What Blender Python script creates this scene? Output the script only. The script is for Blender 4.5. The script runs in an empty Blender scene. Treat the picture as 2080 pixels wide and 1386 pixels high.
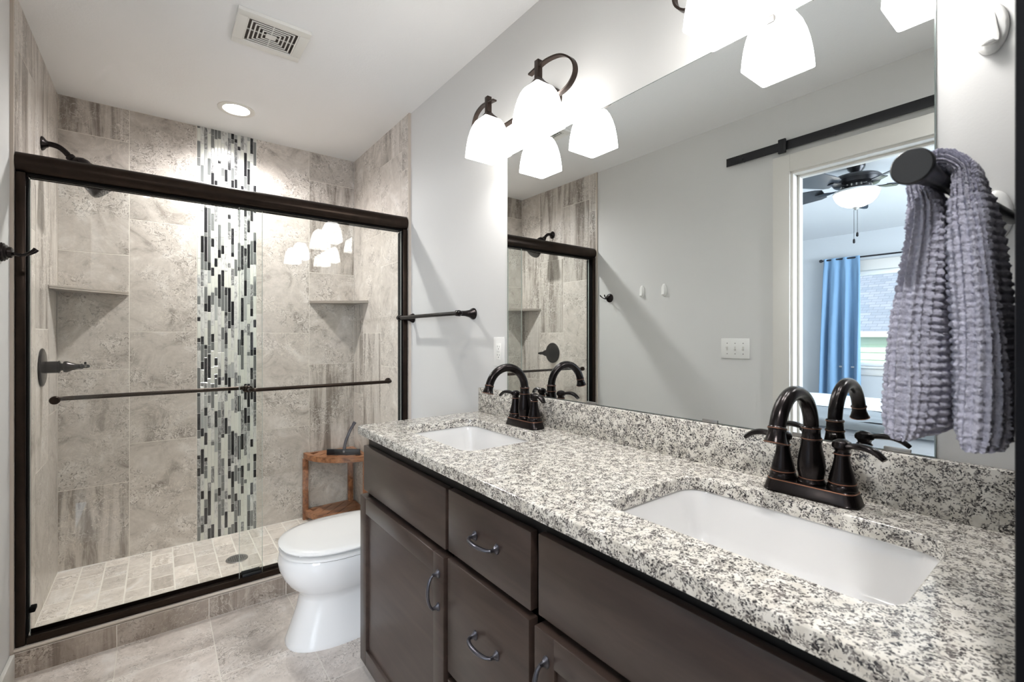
import bpy, bmesh, math, random
from mathutils import Vector, Matrix
rnd = random.Random(7)
S = bpy.context.scene
COL = S.collection
PI = math.pi

# ------------------------------------------------------------ camera
YAW = math.radians(37.391)
EYE = 1.2085
cam = bpy.data.cameras.new('camera')
cam.sensor_width = 36.0
cam.lens = 36.0 * 939.38 / 2080
cam.shift_y = -8.635 / 2080
cam.clip_start = 0.02
cam.dof.use_dof = True
cam.dof.focus_distance = 1.9
cam.dof.aperture_fstop = 8.0
co = bpy.data.objects.new('camera', cam)
COL.objects.link(co)
co.location = (0, 0, EYE)
co.rotation_euler = (PI/2, 0, -YAW)
S.camera = co

# ------------------------------------------------------------ world, daylight, exposure
S.view_settings.view_transform = 'Standard'
S.view_settings.look = 'None'
S.view_settings.exposure = 1.28
S.view_settings.gamma = 1.0
W = bpy.data.worlds.new('sky'); S.world = W
W.use_nodes = True
_bg = W.node_tree.nodes['Background']
_bg.inputs[0].default_value = (0.72, 0.86, 1.0, 1)
_bg.inputs[1].default_value = 0.75
S.cycles.use_denoising = True
S.cycles.max_bounces = 14
S.cycles.diffuse_bounces = 8
S.cycles.glossy_bounces = 6
S.cycles.transmission_bounces = 6
S.cycles.transparent_max_bounces = 16
S.cycles.sample_clamp_indirect = 4.0
S.cycles.caustics_refractive = False

def light(name, kind, loc, energy, color, rot=(0,0,0), **kw):
    l = bpy.data.lights.new(name, kind); l.energy = energy; l.color = color
    for k, v in kw.items(): setattr(l, k, v)
    o = bpy.data.objects.new(name, l); COL.objects.link(o)
    o.location = loc; o.rotation_euler = rot
    return o
# daylight of the bedroom window (open sky above the neighbour's roof)
light('bedroom_window_daylight', 'AREA', (-6.3, 0.9, 3.9), 250, (0.76, 0.87, 1.0), (0, -math.radians(48), 0), shape='RECTANGLE', size=2.2, size_y=3.0)
# fill light added at the windowless bedroom side wall, out of view (points to +Y)
light('bedroom_side_fill', 'AREA', (-2.3, -1.58, 1.45), 120, (0.80, 0.89, 1.0), (PI/2, 0, 0), shape='RECTANGLE', size=2.2, size_y=1.5)
sun = light('sun', 'SUN', (0, 0, 6), 2.6, (1.0, 0.95, 0.86), (math.radians(50), 0, math.radians(92)), angle=0.01)

# ------------------------------------------------------------ node materials
def srgb(r, g, b):
    f = lambda c: ((c/255)/12.92 if c/255 <= .04045 else ((c/255+.055)/1.055)**2.4)
    return (f(r), f(g), f(b), 1)
class NT:
    def __init__(s, name):
        s.m = bpy.data.materials.new(name); s.m.use_nodes = True
        s.t = s.m.node_tree; s.b = s.t.nodes['Principled BSDF']; s.out = s.t.nodes['Material Output']
    def n(s, typ, **kw):
        nd = s.t.nodes.new(typ)
        for k, v in kw.items():
            if k.startswith('i_'): nd.inputs[int(k[2:])].default_value = v
            else: setattr(nd, k, v)
        return nd
    def l(s, a, b): s.t.links.new(a, b)
    def coord(s, kind='Object', scale=(1,1,1)):
        c = s.n('ShaderNodeTexCoord'); mp = s.n('ShaderNodeMapping'); mp.inputs['Scale'].default_value = scale
        s.l(c.outputs[kind], mp.inputs[0]); return mp.outputs[0]
    def noise(s, vec, scale, detail=4, rough=.55, dist=0):
        nd = s.n('ShaderNodeTexNoise'); nd.inputs['Scale'].default_value = scale; nd.inputs['Detail'].default_value = detail
        nd.inputs['Roughness'].default_value = rough; nd.inputs['Distortion'].default_value = dist
        if vec is not None: s.l(vec, nd.inputs['Vector'])
        return nd.outputs[0]
    def ramp(s, fac, stops, interp='LINEAR'):
        nd = s.n('ShaderNodeValToRGB'); cr = nd.color_ramp; cr.interpolation = interp
        while len(cr.elements) < len(stops): cr.elements.new(.5)
        for e, (p, c) in zip(cr.elements, stops): e.position = p; e.color = c
        s.l(fac, nd.inputs[0]); return nd.outputs[0]
    def mix(s, fac, a, b, blend='MIX'):
        nd = s.n('ShaderNodeMix', data_type='RGBA', blend_type=blend)
        for sock, v in ((nd.inputs[0], fac), (nd.inputs[6], a), (nd.inputs[7], b)):
            if hasattr(v, 'node'): s.l(v, sock)
            else: sock.default_value = v
        return nd.outputs[2]
    def math(s, op, a, b=0.0):
        nd = s.n('ShaderNodeMath', operation=op)
        for sock, v in ((nd.inputs[0], a), (nd.inputs[1], b)):
            if hasattr(v, 'node'): s.l(v, sock)
            else: sock.default_value = v
        return nd.outputs[0]
    def bump(s, h, strength=.2, dist=.002):
        nd = s.n('ShaderNodeBump'); nd.inputs['Strength'].default_value = strength; nd.inputs['Distance'].default_value = dist
        s.l(h, nd.inputs['Height']); s.l(nd.outputs[0], s.b.inputs['Normal'])
    def set(s, color=None, rough=.5, metal=0, **kw):
        if color is not None:
            if hasattr(color, 'node'): s.l(color, s.b.inputs['Base Color'])
            else: s.b.inputs['Base Color'].default_value = color
        if hasattr(rough, 'node'): s.l(rough, s.b.inputs['Roughness'])
        else: s.b.inputs['Roughness'].default_value = rough
        s.b.inputs['Metallic'].default_value = metal
        for k, v in kw.items(): s.b.inputs[k].default_value = v
        return s.m
W4 = (1,1,1,1); K4 = (0,0,0,1)
def plain(name, col, rough=.5, metal=0, **kw):
    t = NT(name); return t.set(srgb(*col), rough, metal, **kw)
def painted(name, col, scale=220, strength=.12, rough=.6):
    t = NT(name); v = t.coord()
    h = t.noise(v, scale, 3)
    c = t.mix(t.math('MULTIPLY', t.noise(v, 3, 2), .25), srgb(*col), srgb(*[max(0, x-10) for x in col]))
    t.bump(h, strength, .0015); return t.set(c, rough)
M = {}
M['wall'] = painted('wall_paint', (208,207,205))
M['ceiling'] = painted('ceiling_paint', (238,238,238), 110, .45, .8)
M['white_trim'] = plain('white_trim_paint', (214,211,205), .35)
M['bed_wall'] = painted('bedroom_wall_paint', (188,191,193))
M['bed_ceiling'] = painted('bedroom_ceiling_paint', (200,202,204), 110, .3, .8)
M['carpet'] = painted('carpet', (150,142,132), 400, .6, .95)

def travertine(name, base, dark, light_, rough=.28, pits=True):
    t = NT(name)
    uv = t.n('ShaderNodeUVMap'); uv.uv_map = 'UVMap'
    at = t.n('ShaderNodeVertexColor'); at.layer_name = 'tile'
    sep = t.n('ShaderNodeSeparateColor'); t.l(at.outputs[0], sep.inputs[0])
    def mp(scale):
        m = t.n('ShaderNodeMapping'); m.inputs['Scale'].default_value = scale; t.l(uv.outputs[0], m.inputs[0]); return m.outputs[0]
    # cloudy face of the stone
    cl = t.noise(mp((1,1,1)), 5.5, 9, .62, 1.4)
    cloud = t.ramp(cl, [(.28, srgb(*dark)), (.44, srgb(*base)), (.55, srgb(*[min(255, x+9) for x in base])), (.68, srgb(*light_))])
    # banded face of the stone
    bd = t.noise(mp((13, 1.1, 1)), 1.0, 9, .66, .7)
    band = t.ramp(bd, [(.3, srgb(*[x-22 for x in dark])), (.42, srgb(*dark)), (.52, srgb(*base)), (.7, srgb(*light_))])
    sel = t.math('GREATER_THAN', sep.outputs[0], .64)
    c = t.mix(sel, cloud, band)
    # pale veins
    vn = t.math('ABSOLUTE', t.math('SUBTRACT', t.noise(mp((1,1,1)), 7.5, 6, .6, 2.4), .5))
    msk = t.ramp(t.noise(mp((1,1,1)), 3.2, 2), [(.48, K4), (.62, W4)])
    vf = t.math('MULTIPLY', t.ramp(vn, [(0, W4), (.016, K4)]), t.math('MULTIPLY', msk, .75))
    c = t.mix(vf, c, srgb(222,214,203))
    # small dark pores in patches
    pm = t.ramp(t.noise(mp((1,1,1)), 4.5, 4, .6), [(.44, K4), (.60, W4)])
    pn = t.ramp(t.noise(mp((1,1.0,1)), 80, 3, .6), [(.35, W4), (.42, K4)])
    c = t.mix(t.math('MULTIPLY', t.math('MULTIPLY', pn, pm), .75), c, srgb(*[x-48 for x in dark]))
    pl = t.ramp(t.noise(mp((1,1,1)), 70, 3, .6, .5), [(.62, K4), (.68, W4)])
    c = t.mix(t.math('MULTIPLY', t.math('MULTIPLY', pl, pm), .5), c, srgb(*light_))
    # fine crackle: thin pale and dark contours inside the pitted patches
    ck = t.noise(mp((1,1,1)), 21, 5, .62, .8)
    c = t.mix(t.math('MULTIPLY', t.ramp(t.math('ABSOLUTE', t.math('SUBTRACT', ck, .47)), [(0, W4), (.02, K4)]), t.math('MULTIPLY', pm, .85)), c, srgb(*[x-40 for x in dark]))
    c = t.mix(t.math('MULTIPLY', t.ramp(t.math('ABSOLUTE', t.math('SUBTRACT', ck, .51)), [(0, W4), (.026, K4)]), t.math('MULTIPLY', pm, .85)), c, srgb(*[min(255, x+14) for x in light_]))
    mid = t.noise(mp((1,1,1)), 34, 8, .72)
    # tone of each tile
    val = t.math('MULTIPLY', t.math('ADD', t.math('MULTIPLY', sep.outputs[1], .16), .92), t.math('ADD', t.math('MULTIPLY', mid, .5), .75))
    hs = t.n('ShaderNodeHueSaturation'); t.l(c, hs.inputs['Color']); t.l(val, hs.inputs['Value'])
    t.bump(t.math('ADD', cl, t.math('MULTIPLY', pn, -.3)), .10, .002)
    return t.set(hs.outputs[0], rough)
M['tile'] = travertine('travertine_tile', (188,180,172), (138,129,121), (214,208,202))
M['floor_tile'] = travertine('travertine_floor_tile', (198,188,180), (162,151,143), (219,212,206), .33)
M['curb_tile'] = travertine('travertine_curb_tile', (160,148,137), (128,116,106), (188,178,168), .4)
M['brick'] = travertine('tumbled_travertine', (198,189,180), (176,166,156), (216,211,206), .5)
M['grout'] = plain('grout', (222,216,207), .85)
M['bullnose'] = plain('bullnose_edge', (189,178,166), .4)

def granite():
    t = NT('speckled_granite'); v = t.coord()
    warp = t.n('ShaderNodeVectorMath', operation='MULTIPLY_ADD')
    nz = t.n('ShaderNodeTexNoise'); nz.inputs['Scale'].default_value = 60; t.l(v, nz.inputs['Vector'])
    t.l(nz.outputs['Color'], warp.inputs[0]); warp.inputs[1].default_value = (.012,.012,.012); t.l(v, warp.inputs[2])
    w = warp.outputs[0]
    def cells(scale):
        vo = t.n('ShaderNodeTexVoronoi'); vo.inputs['Scale'].default_value = scale; t.l(w, vo.inputs['Vector'])
        sp = t.n('ShaderNodeSeparateColor'); t.l(vo.outputs['Color'], sp.inputs[0]); return sp.outputs[0]
    clus = t.noise(v, 62, 3, .6)
    c = t.ramp(t.noise(v, 45, 3), [(.38, srgb(206,201,191)), (.62, srgb(226,222,214))])
    g1 = t.math('GREATER_THAN', t.math('ADD', cells(290), t.math('MULTIPLY', t.math('SUBTRACT', clus, .5), 1.5)), .745)
    c = t.mix(t.math('MULTIPLY', g1, .8), c, srgb(150,144,139))
    g2 = t.math('GREATER_THAN', t.math('ADD', cells(370), t.math('MULTIPLY', t.math('SUBTRACT', clus, .5), 1.3)), .80)
    c = t.mix(t.math('MULTIPLY', g2, .9), c, srgb(104,98,95))
    g3 = t.math('GREATER_THAN', t.math('ADD', cells(430), t.math('MULTIPLY', t.math('SUBTRACT', clus, .5), 1.0)), .86)
    c = t.mix(t.math('MULTIPLY', g3, .95), c, srgb(42,40,42))
    return t.set(c, .16)
M['granite'] = granite()

def wood(name, a, b, rough=.35, scale=(3, 3, 40), det=5):
    t = NT(name); v = t.coord('Object', scale)
    n = t.noise(v, 1.0, det, .6, .6)
    return t.set(t.ramp(n, [(.32, srgb(*a)), (.68, srgb(*b))]), rough)
M['espresso'] = wood('espresso_stained_wood', (52,41,37), (70,57,51), .33, (14, 3, 26))
M['espresso_dark'] = plain('dark_cabinet_frame', (10,8,8), .4)
M['teak'] = wood('oiled_teak', (98,58,36), (168,112,74), .45, (45, 5, 30))
M['teak_top'] = wood('oiled_teak_slats', (98,58,36), (176,122,84), .4, (5, 38, 38))
M['porcelain'] = plain('white_porcelain', (224,223,222), .07, 0, **{'Coat Weight': .3})
M['seat'] = plain('white_seat_plastic', (226,225,223), .16)
M['white_plastic'] = plain('white_plastic', (226,225,222), .3)
M['outlet_dark'] = plain('outlet_slots', (60,58,55), .5)
def bronze(name, col, rough):
    t = NT(name); v = t.coord()
    n = t.noise(v, 18, 3)
    return t.set(t.mix(n, srgb(*col), srgb(*[min(255, int(x*1.5)+4) for x in col])), rough, .85)
M['bronze'] = bronze('oil_rubbed_bronze', (30,27,27), .22)
M['copper'] = plain('worn_copper_edge', (158,112,90), .3, .9)
M['frame'] = bronze('bronze_shower_frame', (36,29,24), .3)
M['frame_dark'] = plain('dark_seal', (9,8,8), .85, 0, **{'Specular IOR Level': .1})
M['fixture'] = bronze('brown_fixture_metal', (54,46,42), .36)
M['pewter'] = bronze('dark_pewter_pull', (74,74,80), .28)
M['steel'] = plain('drain_steel', (150,148,146), .35, .8)
M['hole'] = plain('drain_holes', (40,40,40), .6)
M['black_metal'] = plain('black_iron', (30,30,33), .45, .3)
M['black_knob'] = plain('matte_black_knob', (16,16,18), .4)
M['navy_panel'] = plain('near_black_cabinet', (6,7,13), .6, 0, **{'Specular IOR Level': .15})
M['mirror'] = plain('mirror_silver', (241,245,245), .0, 1.0)
M['mirror_edge'] = plain('mirror_edge', (120,128,126), .2, .5)

def glass(name, tint, ior=1.5, boost=1.0):
    t = NT(name); t.t.nodes.remove(t.b)
    g = t.n('ShaderNodeNewGeometry')
    io = t.n('ShaderNodeMath', operation='MULTIPLY_ADD'); t.l(g.outputs['Backfacing'], io.inputs[0])
    io.inputs[1].default_value = 1/ior - ior; io.inputs[2].default_value = ior
    fr = t.n('ShaderNodeFresnel'); t.l(io.outputs[0], fr.inputs[0])
    tr = t.n('ShaderNodeBsdfTransparent'); tr.inputs[0].default_value = tint
    gl = t.n('ShaderNodeBsdfGlossy'); gl.inputs['Roughness'].default_value = 0.0
    mx = t.n('ShaderNodeMixShader')
    t.l(t.math('MULTIPLY', fr.outputs[0], boost), mx.inputs[0]); t.l(tr.outputs[0], mx.inputs[1]); t.l(gl.outputs[0], mx.inputs[2])
    t.l(mx.outputs[0], t.out.inputs[0]); return t.m
M['glass'] = glass('clear_shower_glass', (.985, .995, .985, 1))
M['glass_edge'] = plain('glass_edge', (176,182,176), .3)
M['window_glass'] = glass('window_glass', (.97, .98, .98, 1), 1.45)

def lampshade(name, st):
    t = NT(name); t.t.nodes.remove(t.b)
    em = t.n('ShaderNodeEmission'); em.inputs[0].default_value = (1, .985, .96, 1); em.inputs[1].default_value = st
    tr = t.n('ShaderNodeBsdfTransparent'); tr.inputs[0].default_value = (.4, .39, .375, 1)
    ad = t.n('ShaderNodeAddShader'); t.l(em.outputs[0], ad.inputs[0]); t.l(tr.outputs[0], ad.inputs[1])
    t.l(ad.outputs[0], t.out.inputs[0]); return t.m
M['shade'] = lampshade('white_lamp_glass', 3.8)
M['fan_bowl'] = lampshade('lit_fan_bowl', 1.6)
def emit(name, col, st):
    t = NT(name); t.b.inputs['Emission Color'].default_value = col; t.b.inputs['Emission Strength'].default_value = st
    t.b.inputs['Base Color'].default_value = (.8,.8,.8,1); return t.m
M['can_lens'] = emit('downlight_lens', (1, .97, .93, 1), 14)

# ------------------------------------------------------------ mesh builder
def place(o):
    L = Vector((0,0,0))
    while o: L += o.location; o = o.parent
    return L
class MB:
    def __init__(s): s.v = []; s.f = []; s.m = []; s.uv = {}; s.col = {}
    def add(s, verts, faces, mi=0):
        k = len(s.v); s.v += [tuple(v) for v in verts]
        for f in faces: s.f.append(tuple(i+k for i in f)); s.m.append(mi)
        return s
    def box(s, x0, x1, y0, y1, z0, z1, mi=0, b=0.0):
        if x0 > x1: x0, x1 = x1, x0
        if y0 > y1: y0, y1 = y1, y0
        if z0 > z1: z0, z1 = z1, z0
        if b <= 0:
            vs = [(x,y,z) for z in (z0,z1) for y in (y0,y1) for x in (x0,x1)]
            return s.add(vs, [(0,2,3,1),(4,5,7,6),(0,1,5,4),(2,6,7,3),(0,4,6,2),(1,3,7,5)], mi)
        bm = bmesh.new(); bmesh.ops.create_cube(bm, size=1)
        b = min(b, (x1-x0)*.45, (y1-y0)*.45, (z1-z0)*.45)
        for v in bm.verts: v.co = ((x0+x1)/2+v.co.x*(x1-x0), (y0+y1)/2+v.co.y*(y1-y0), (z0+z1)/2+v.co.z*(z1-z0))
        bmesh.ops.bevel(bm, geom=bm.edges[:], offset=b, segments=2, affect='EDGES', profile=.5)
        s.bm(bm, mi); return s
    def bm(s, bm, mi=0, mat=None):
        bm.verts.index_update()
        vs = [(mat @ v.co if mat else v.co) for v in bm.verts]
        s.add(vs, [[v.index for v in f.verts] for f in bm.faces], mi); bm.free()
    def rings(s, rings, mi=0, close=True, cap0=True, cap1=True):
        n = len(rings[0]); k = len(s.v)
        for r in rings: s.v += [tuple(p) for p in r]
        for a in range(len(rings)-1):
            for i in range(n if close else n-1):
                j = (i+1) % n
                s.f.append((k+a*n+i, k+a*n+j, k+(a+1)*n+j, k+(a+1)*n+i)); s.m.append(mi)
        if cap0: s.f.append(tuple(k+i for i in reversed(range(n)))); s.m.append(mi)
        if cap1: s.f.append(tuple(k+(len(rings)-1)*n+i for i in range(n))); s.m.append(mi)
        return s
    def lathe(s, prof, origin, axis=(0,0,1), seg=28, mi=0, cap=True):
        ax = Vector(axis).normalized(); q = ax.to_track_quat('Z', 'Y'); o = Vector(origin)
        rs = []
        for r, h in prof:
            r = max(r, 1e-5)
            rs.append([o + q @ Vector((r*math.cos(2*PI*i/seg), r*math.sin(2*PI*i/seg), h)) for i in range(seg)])
        return s.rings(rs, mi, True, cap, cap)
    def tube(s, pts, rad, seg=14, mi=0, flat=None):
        pts = [Vector(p) for p in pts]; n = len(pts)
        rad = rad if hasattr(rad, '__len__') else [rad]*n
        up = None; rs = []
        for i, p in enumerate(pts):
            d = (pts[min(i+1, n-1)] - pts[max(i-1, 0)]).normalized()
            if up is None:
                up = Vector((0,0,1)) if abs(d.z) < .9 else Vector((0,1,0))
            sx = d.cross(up)
            if sx.length < 1e-4: sx = d.cross(Vector((1,0,0)))
            sx.normalize(); up = sx.cross(d).normalized()
            a, bb = (rad[i], rad[i]) if flat is None else (rad[i]*flat[0], rad[i]*flat[1])
            rs.append([p + sx*(a*math.cos(2*PI*k/seg)) + up*(bb*math.sin(2*PI*k/seg)) for k in range(seg)])
        return s.rings(rs, mi)
    def xf(s, mat):
        s.v = [tuple(mat @ Vector(v)) for v in s.v]; return s
    def build(s, name, mats, parent=None, loc=None, smooth=True, angle=35):
        if not isinstance(mats, (list, tuple)): mats = [mats]
        base = place(parent) if parent else Vector(loc or (0,0,0))
        me = bpy.data.meshes.new(name)
        me.from_pydata([tuple(Vector(v)-base) for v in s.v], [], s.f)
        for m in mats: me.materials.append(m)
        for p, mi in zip(me.polygons, s.m): p.material_index = mi
        if s.uv:
            me.uv_layers.new(name='UVMap'); me.color_attributes.new('tile', 'FLOAT_COLOR', 'CORNER')
            uvl = me.uv_layers['UVMap']; cl = me.color_attributes['tile']
            for p in me.polygons:
                u = s.uv.get(p.index); c = s.col.get(p.index, (0,0,0,1))
                for q, li in enumerate(p.loop_indices):
                    cl.data[li].color = c
                    if u: uvl.data[li].uv = u[q]
        me.validate(); 
        if not s.uv:
            bm = bmesh.new(); bm.from_mesh(me); bmesh.ops.recalc_face_normals(bm, faces=bm.faces); bm.to_mesh(me); bm.free()
        if smooth:
            for p in me.polygons: p.use_smooth = True
            me.set_sharp_from_angle(angle=math.radians(angle))
        o = bpy.data.objects.new(name, me); COL.objects.link(o)
        if parent: o.parent = parent
        else: o.location = base
        return o
def catmull(pts, n=8):
    P = [Vector(p) for p in pts]; out = []
    for i in range(len(P)-1):
        a, b, c, d = P[max(i-1,0)], P[i], P[i+1], P[min(i+2, len(P)-1)]
        for k in range(n):
            t = k/n
            out.append(.5*((2*b)+(-a+c)*t+(2*a-5*b+4*c-d)*t*t+(-a+3*b-3*c+d)*t**3))
    out.append(P[-1]); return out
def thing(name, label, cat, loc, group=None):
    o = bpy.data.objects.new(name, None); COL.objects.link(o); o.location = loc
    o.empty_display_size = .05
    return tag(o, label, cat, group)
def tag(o, label, cat, group=None, kind=None):
    o['label'] = label; o['category'] = cat
    if group: o['group'] = group
    if kind: o['kind'] = kind
    return o
def struct(o, label=None, cat=None):
    o['kind'] = 'structure'
    if label: o['label'] = label; o['category'] = cat
    return o
def copy_tree(o, shift, parent=None):
    c = o.copy(); COL.objects.link(c)
    if parent: c.parent = parent
    else: c.location = o.location + Vector(shift)
    for ch in list(o.children): copy_tree(ch, shift, c)
    return c
# ------------------------------------------------------------ room constants
XL, XR = -.416, 1.106          # painted walls
TL, TR = -.4065, 1.093         # tiled faces of the shower
YB, YE = 3.2585, 2.373         # shower back face, edge of the side tiles
H = 2.44
YN = -2.0                      # near end of the room
BX = -4.37                     # bedroom window wall
DY0, DY1, DZ = .24, 1.03, 2.065  # doorway in the left wall

# plain walls, floor, ceiling
m = MB(); m.box(XR, XR+.1, YN, YB+.12, 0, H); struct(m.build('wall_right', M['wall'], smooth=False), 'warm grey painted wall behind the vanity', 'wall')
m = MB()
m.box(XL-.115, XL, DY1+.02, YB+.12, 0, H); m.box(XL-.115, XL, YN, DY0-.02, 0, H); m.box(XL-.115, XL, DY0-.02, DY1+.02, DZ+.02, H)
struct(m.build('wall_left', M['wall'], smooth=False), 'warm grey painted wall with the doorway to the bedroom', 'wall')
m = MB(); m.box(XL, XR, YB+.012, YB+.12, 0, H); struct(m.build('wall_back', M['wall'], smooth=False), 'wall behind the shower tiles', 'wall')
m = MB(); m.box(XL, XR, YN-.1, YN, 0, H)
struct(m.build('wall_near', M['wall'], smooth=False), 'painted wall behind the viewer', 'wall')
m = MB(); m.box(XL-.115, XR+.1, YN-.1, YB+.12, H, H+.1); struct(m.build('ceiling', M['ceiling'], smooth=False), 'light textured bathroom ceiling', 'ceiling')

def tiles(name, mat, plane, rects, depth=.0, gap=.003, ch=.0006, bands=None, label=None, kind='structure', parent=None, cat='tile', tones=None):
    """rects: (a0,a1,b0,b1) in the plane's own two axes. plane(a,b,h) -> point; h is the height above the bedding."""
    m = MB(); h = .0045
    for k, (a0, a1, b0, b1) in enumerate(rects):
        a0 += gap/2; a1 -= gap/2; b0 += gap/2; b1 -= gap/2
        lo = [(a0,b0),(a1,b0),(a1,b1),(a0,b1)]
        hi = [(a0+ch,b0+ch),(a1-ch,b0+ch),(a1-ch,b1-ch),(a0+ch,b1-ch)]
        ou, ov = rnd.uniform(-40, 40), rnd.uniform(-40, 40)
        c = (rnd.random() if bands is None else (bands[k] if k < len(bands) else rnd.random()), (rnd.random() if tones is None else tones[k]), rnd.random(), 1)
        n0 = len(m.v)
        m.v += [plane(a, b, 0) for a, b in lo] + [plane(a, b, h-.0005) for a, b in lo] + [plane(a, b, h) for a, b in hi]
        U = [(a+ou, b+ov) for a, b in lo]*2 + [(a+ou, b+ov) for a, b in hi]
        fs = [(8,9,10,11)] + [(i, (i+1)%4, 4+(i+1)%4, 4+i) for i in range(4)] + [(4+i, 4+(i+1)%4, 8+(i+1)%4, 8+i) for i in range(4)]
        for f in fs:
            m.uv[len(m.f)] = [U[i] for i in f]; m.col[len(m.f)] = c
            m.f.append(tuple(n0+i for i in f)); m.m.append(0)
    # bedding
    A0 = min(r[0] for r in rects); A1 = max(r[1] for r in rects); B0 = min(r[2] for r in rects); B1 = max(r[3] for r in rects)
    n0 = len(m.v); m.v += [plane(a, b, .0039) for a, b in ((A0,B0),(A1,B0),(A1,B1),(A0,B1))]
    m.uv[len(m.f)] = [(0,0)]*4; m.f.append((n0,n0+1,n0+2,n0+3)); m.m.append(1)
    o = m.build(name, [mat, M['grout']], parent, smooth=False)
    if parent is None:
        o['kind'] = kind
        if label: o['label'] = label; o['category'] = cat
    return o
def column(a0, a1, joints, lo, hi):
    zs = sorted([lo] + [z for z in joints if lo < z < hi] + [hi])
    return [(a0, a1, zs[i], zs[i+1]) for i in range(len(zs)-1)]
ZS = .015   # shower floor
r = column(TL, -.1255, [.422,1.034,1.650,2.263], ZS, H) + column(-.1255, .178, [.625,1.237,1.849], ZS, H) \
  + column(.485, .795, [.621,1.233,1.838], ZS, H) + column(.795, TR, [.412,1.025,1.638,2.249], ZS, H)
tiles('wall_shower_back', M['tile'], lambda a, b, h: (a, YB+.0045-h, b), r,
      bands=[.9,.3,.2,.1,.95, .2,.1,.3,.15, .2,.25,.1,.3, .2,.9,.3,.85,.15], label='large format travertine tiles on the back of the shower', cat='wall')
def side(joints_cols):
    out = []
    for a0, a1, js in joints_cols: out += column(a0, a1, js, 0.0, H)
    return out
rl = side([(3.016,YB,[.237,.842,1.452,2.062]), (2.727,3.016,[.637,1.242,1.843]), (2.44,2.727,[.434,1.042,1.646,2.256]), (YE,2.44,[.30,.61,.92,1.23,1.54,1.85,2.16])])
tiles('wall_shower_left', M['tile'], lambda a, b, h: (TL-.0045+h, a, b), rl, label='travertine tiles on the shower wall with the shower head', cat='wall',
      bands=[.2,.3,.9,.8,.3, .3,.2,.8,.9, .2,.3,.3,.9,.8])
rr = side([(3.078,YB,[.20,.817,1.43,2.04]), (2.766,3.078,[.615,1.232,1.848]), (2.455,2.766,[.42,1.03,1.642,2.256]), (YE,2.455,[.27,.585,.9,1.21,1.52,1.83,2.14])])
tiles('wall_shower_right', M['tile'], lambda a, b, h: (TR+.0045-h, a, b), rr, label='travertine tiles on the shower wall by the vanity', cat='wall',
      bands=[.2,.3,.8,.3,.2, .8,.9,.2,.3, .2,.3,.2,.3,.9])
# bullnose edges where tile meets paint
m = MB(); m.box(XL, TL, YE-.009, YE, 0, H); struct(m.build('trim_1', M['bullnose'], smooth=False), 'tan bullnose strip at the edge of the shower tiles, left wall', 'trim')
m = MB(); m.box(TR, XR, YE-.011, YE, 0, H); struct(m.build('trim_2', M['bullnose'], smooth=False), 'tan bullnose strip at the edge of the shower tiles, right wall', 'trim')

# vertical mosaic band of glass and marble sticks
def mosaic():
    t = NT('mosaic_marble'); v = t.coord('Object', (9, 1, 5))
    n = t.noise(v, 3.2, 6, .6, 2.2); t.set(t.ramp(n, [(.36, srgb(158,158,158)), (.46, srgb(200,200,197)), (.7, srgb(220,220,217))]), .15)
    t2 = NT('mosaic_grey_marble'); v = t2.coord('Object', (9, 1, 5)); n = t2.noise(v, 5, 7, .65, 2.5)
    t2.set(t2.ramp(n, [(.34, srgb(70,70,72)), (.5, srgb(132,132,132)), (.66, srgb(190,190,188))]), .15)
    t3 = NT('mosaic_dark_marble'); v = t3.coord('Object', (9, 1, 5)); n = t3.noise(v, 7, 7, .65, 2.5)
    t3.set(t3.ramp(n, [(.4, srgb(34,34,36)), (.62, srgb(62,62,64)), (.74, srgb(140,140,140))]), .12)
    mats = [t.m, plain('mosaic_white', (212,213,205), .12), plain('mosaic_charcoal_glass', (38,38,40), .06), plain('mosaic_grey_glass', (112,114,113), .06),
            plain('mosaic_light_grey', (168,170,168), .1), t2.m, t3.m, plain('mosaic_grout', (226,226,222), .8)]
    m = MB(); n = 18; x0, x1 = .1785, .4845; w = (x1-x0)/n
    R = random.Random(21)
    m.box(x0, x1, YB, YB+.004, ZS, H, 7)
    for i in range(n):
        z = ZS - R.uniform(0, .09); prev = -1
        while z < H:
            L = R.choice((.0245,.049,.049,.049,.074,.098,.098,.147))
            c = R.choices(range(7), (17, 19, 22, 22, 7, 13, 12))[0]
            if prev in (2, 6) and c in (2, 6): c = R.choice((0, 1, 1, 3))
            if c in (0, 1): L = max(L, R.choice((.049,.074,.098,.123)))
            a, b = max(z+.0011, ZS), min(z+L-.0011, H)
            if b-a > .004:
                xa, xb = x0+i*w+.001, x0+(i+1)*w-.001; d = .0012
                vs = [(xa,YB,a),(xb,YB,a),(xb,YB,b),(xa,YB,b)] + [(xa,YB-.0015,a),(xb,YB-.0015,a),(xb,YB-.0015,b),(xa,YB-.0015,b)] \
                   + [(xa+d,YB-.0025,a+d),(xb-d,YB-.0025,a+d),(xb-d,YB-.0025,b-d),(xa+d,YB-.0025,b-d)]
                m.add(vs, [(8,9,10,11)]+[(q,(q+1)%4,4+(q+1)%4,4+q) for q in range(4)]+[(4+q,4+(q+1)%4,8+(q+1)%4,8+q) for q in range(4)], c)
            z += L; prev = c
    o = m.build('trim_3', mats, smooth=False)
    struct(o, 'vertical band of black, grey and white mosaic sticks on the shower back wall', 'mosaic')
mosaic()

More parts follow.
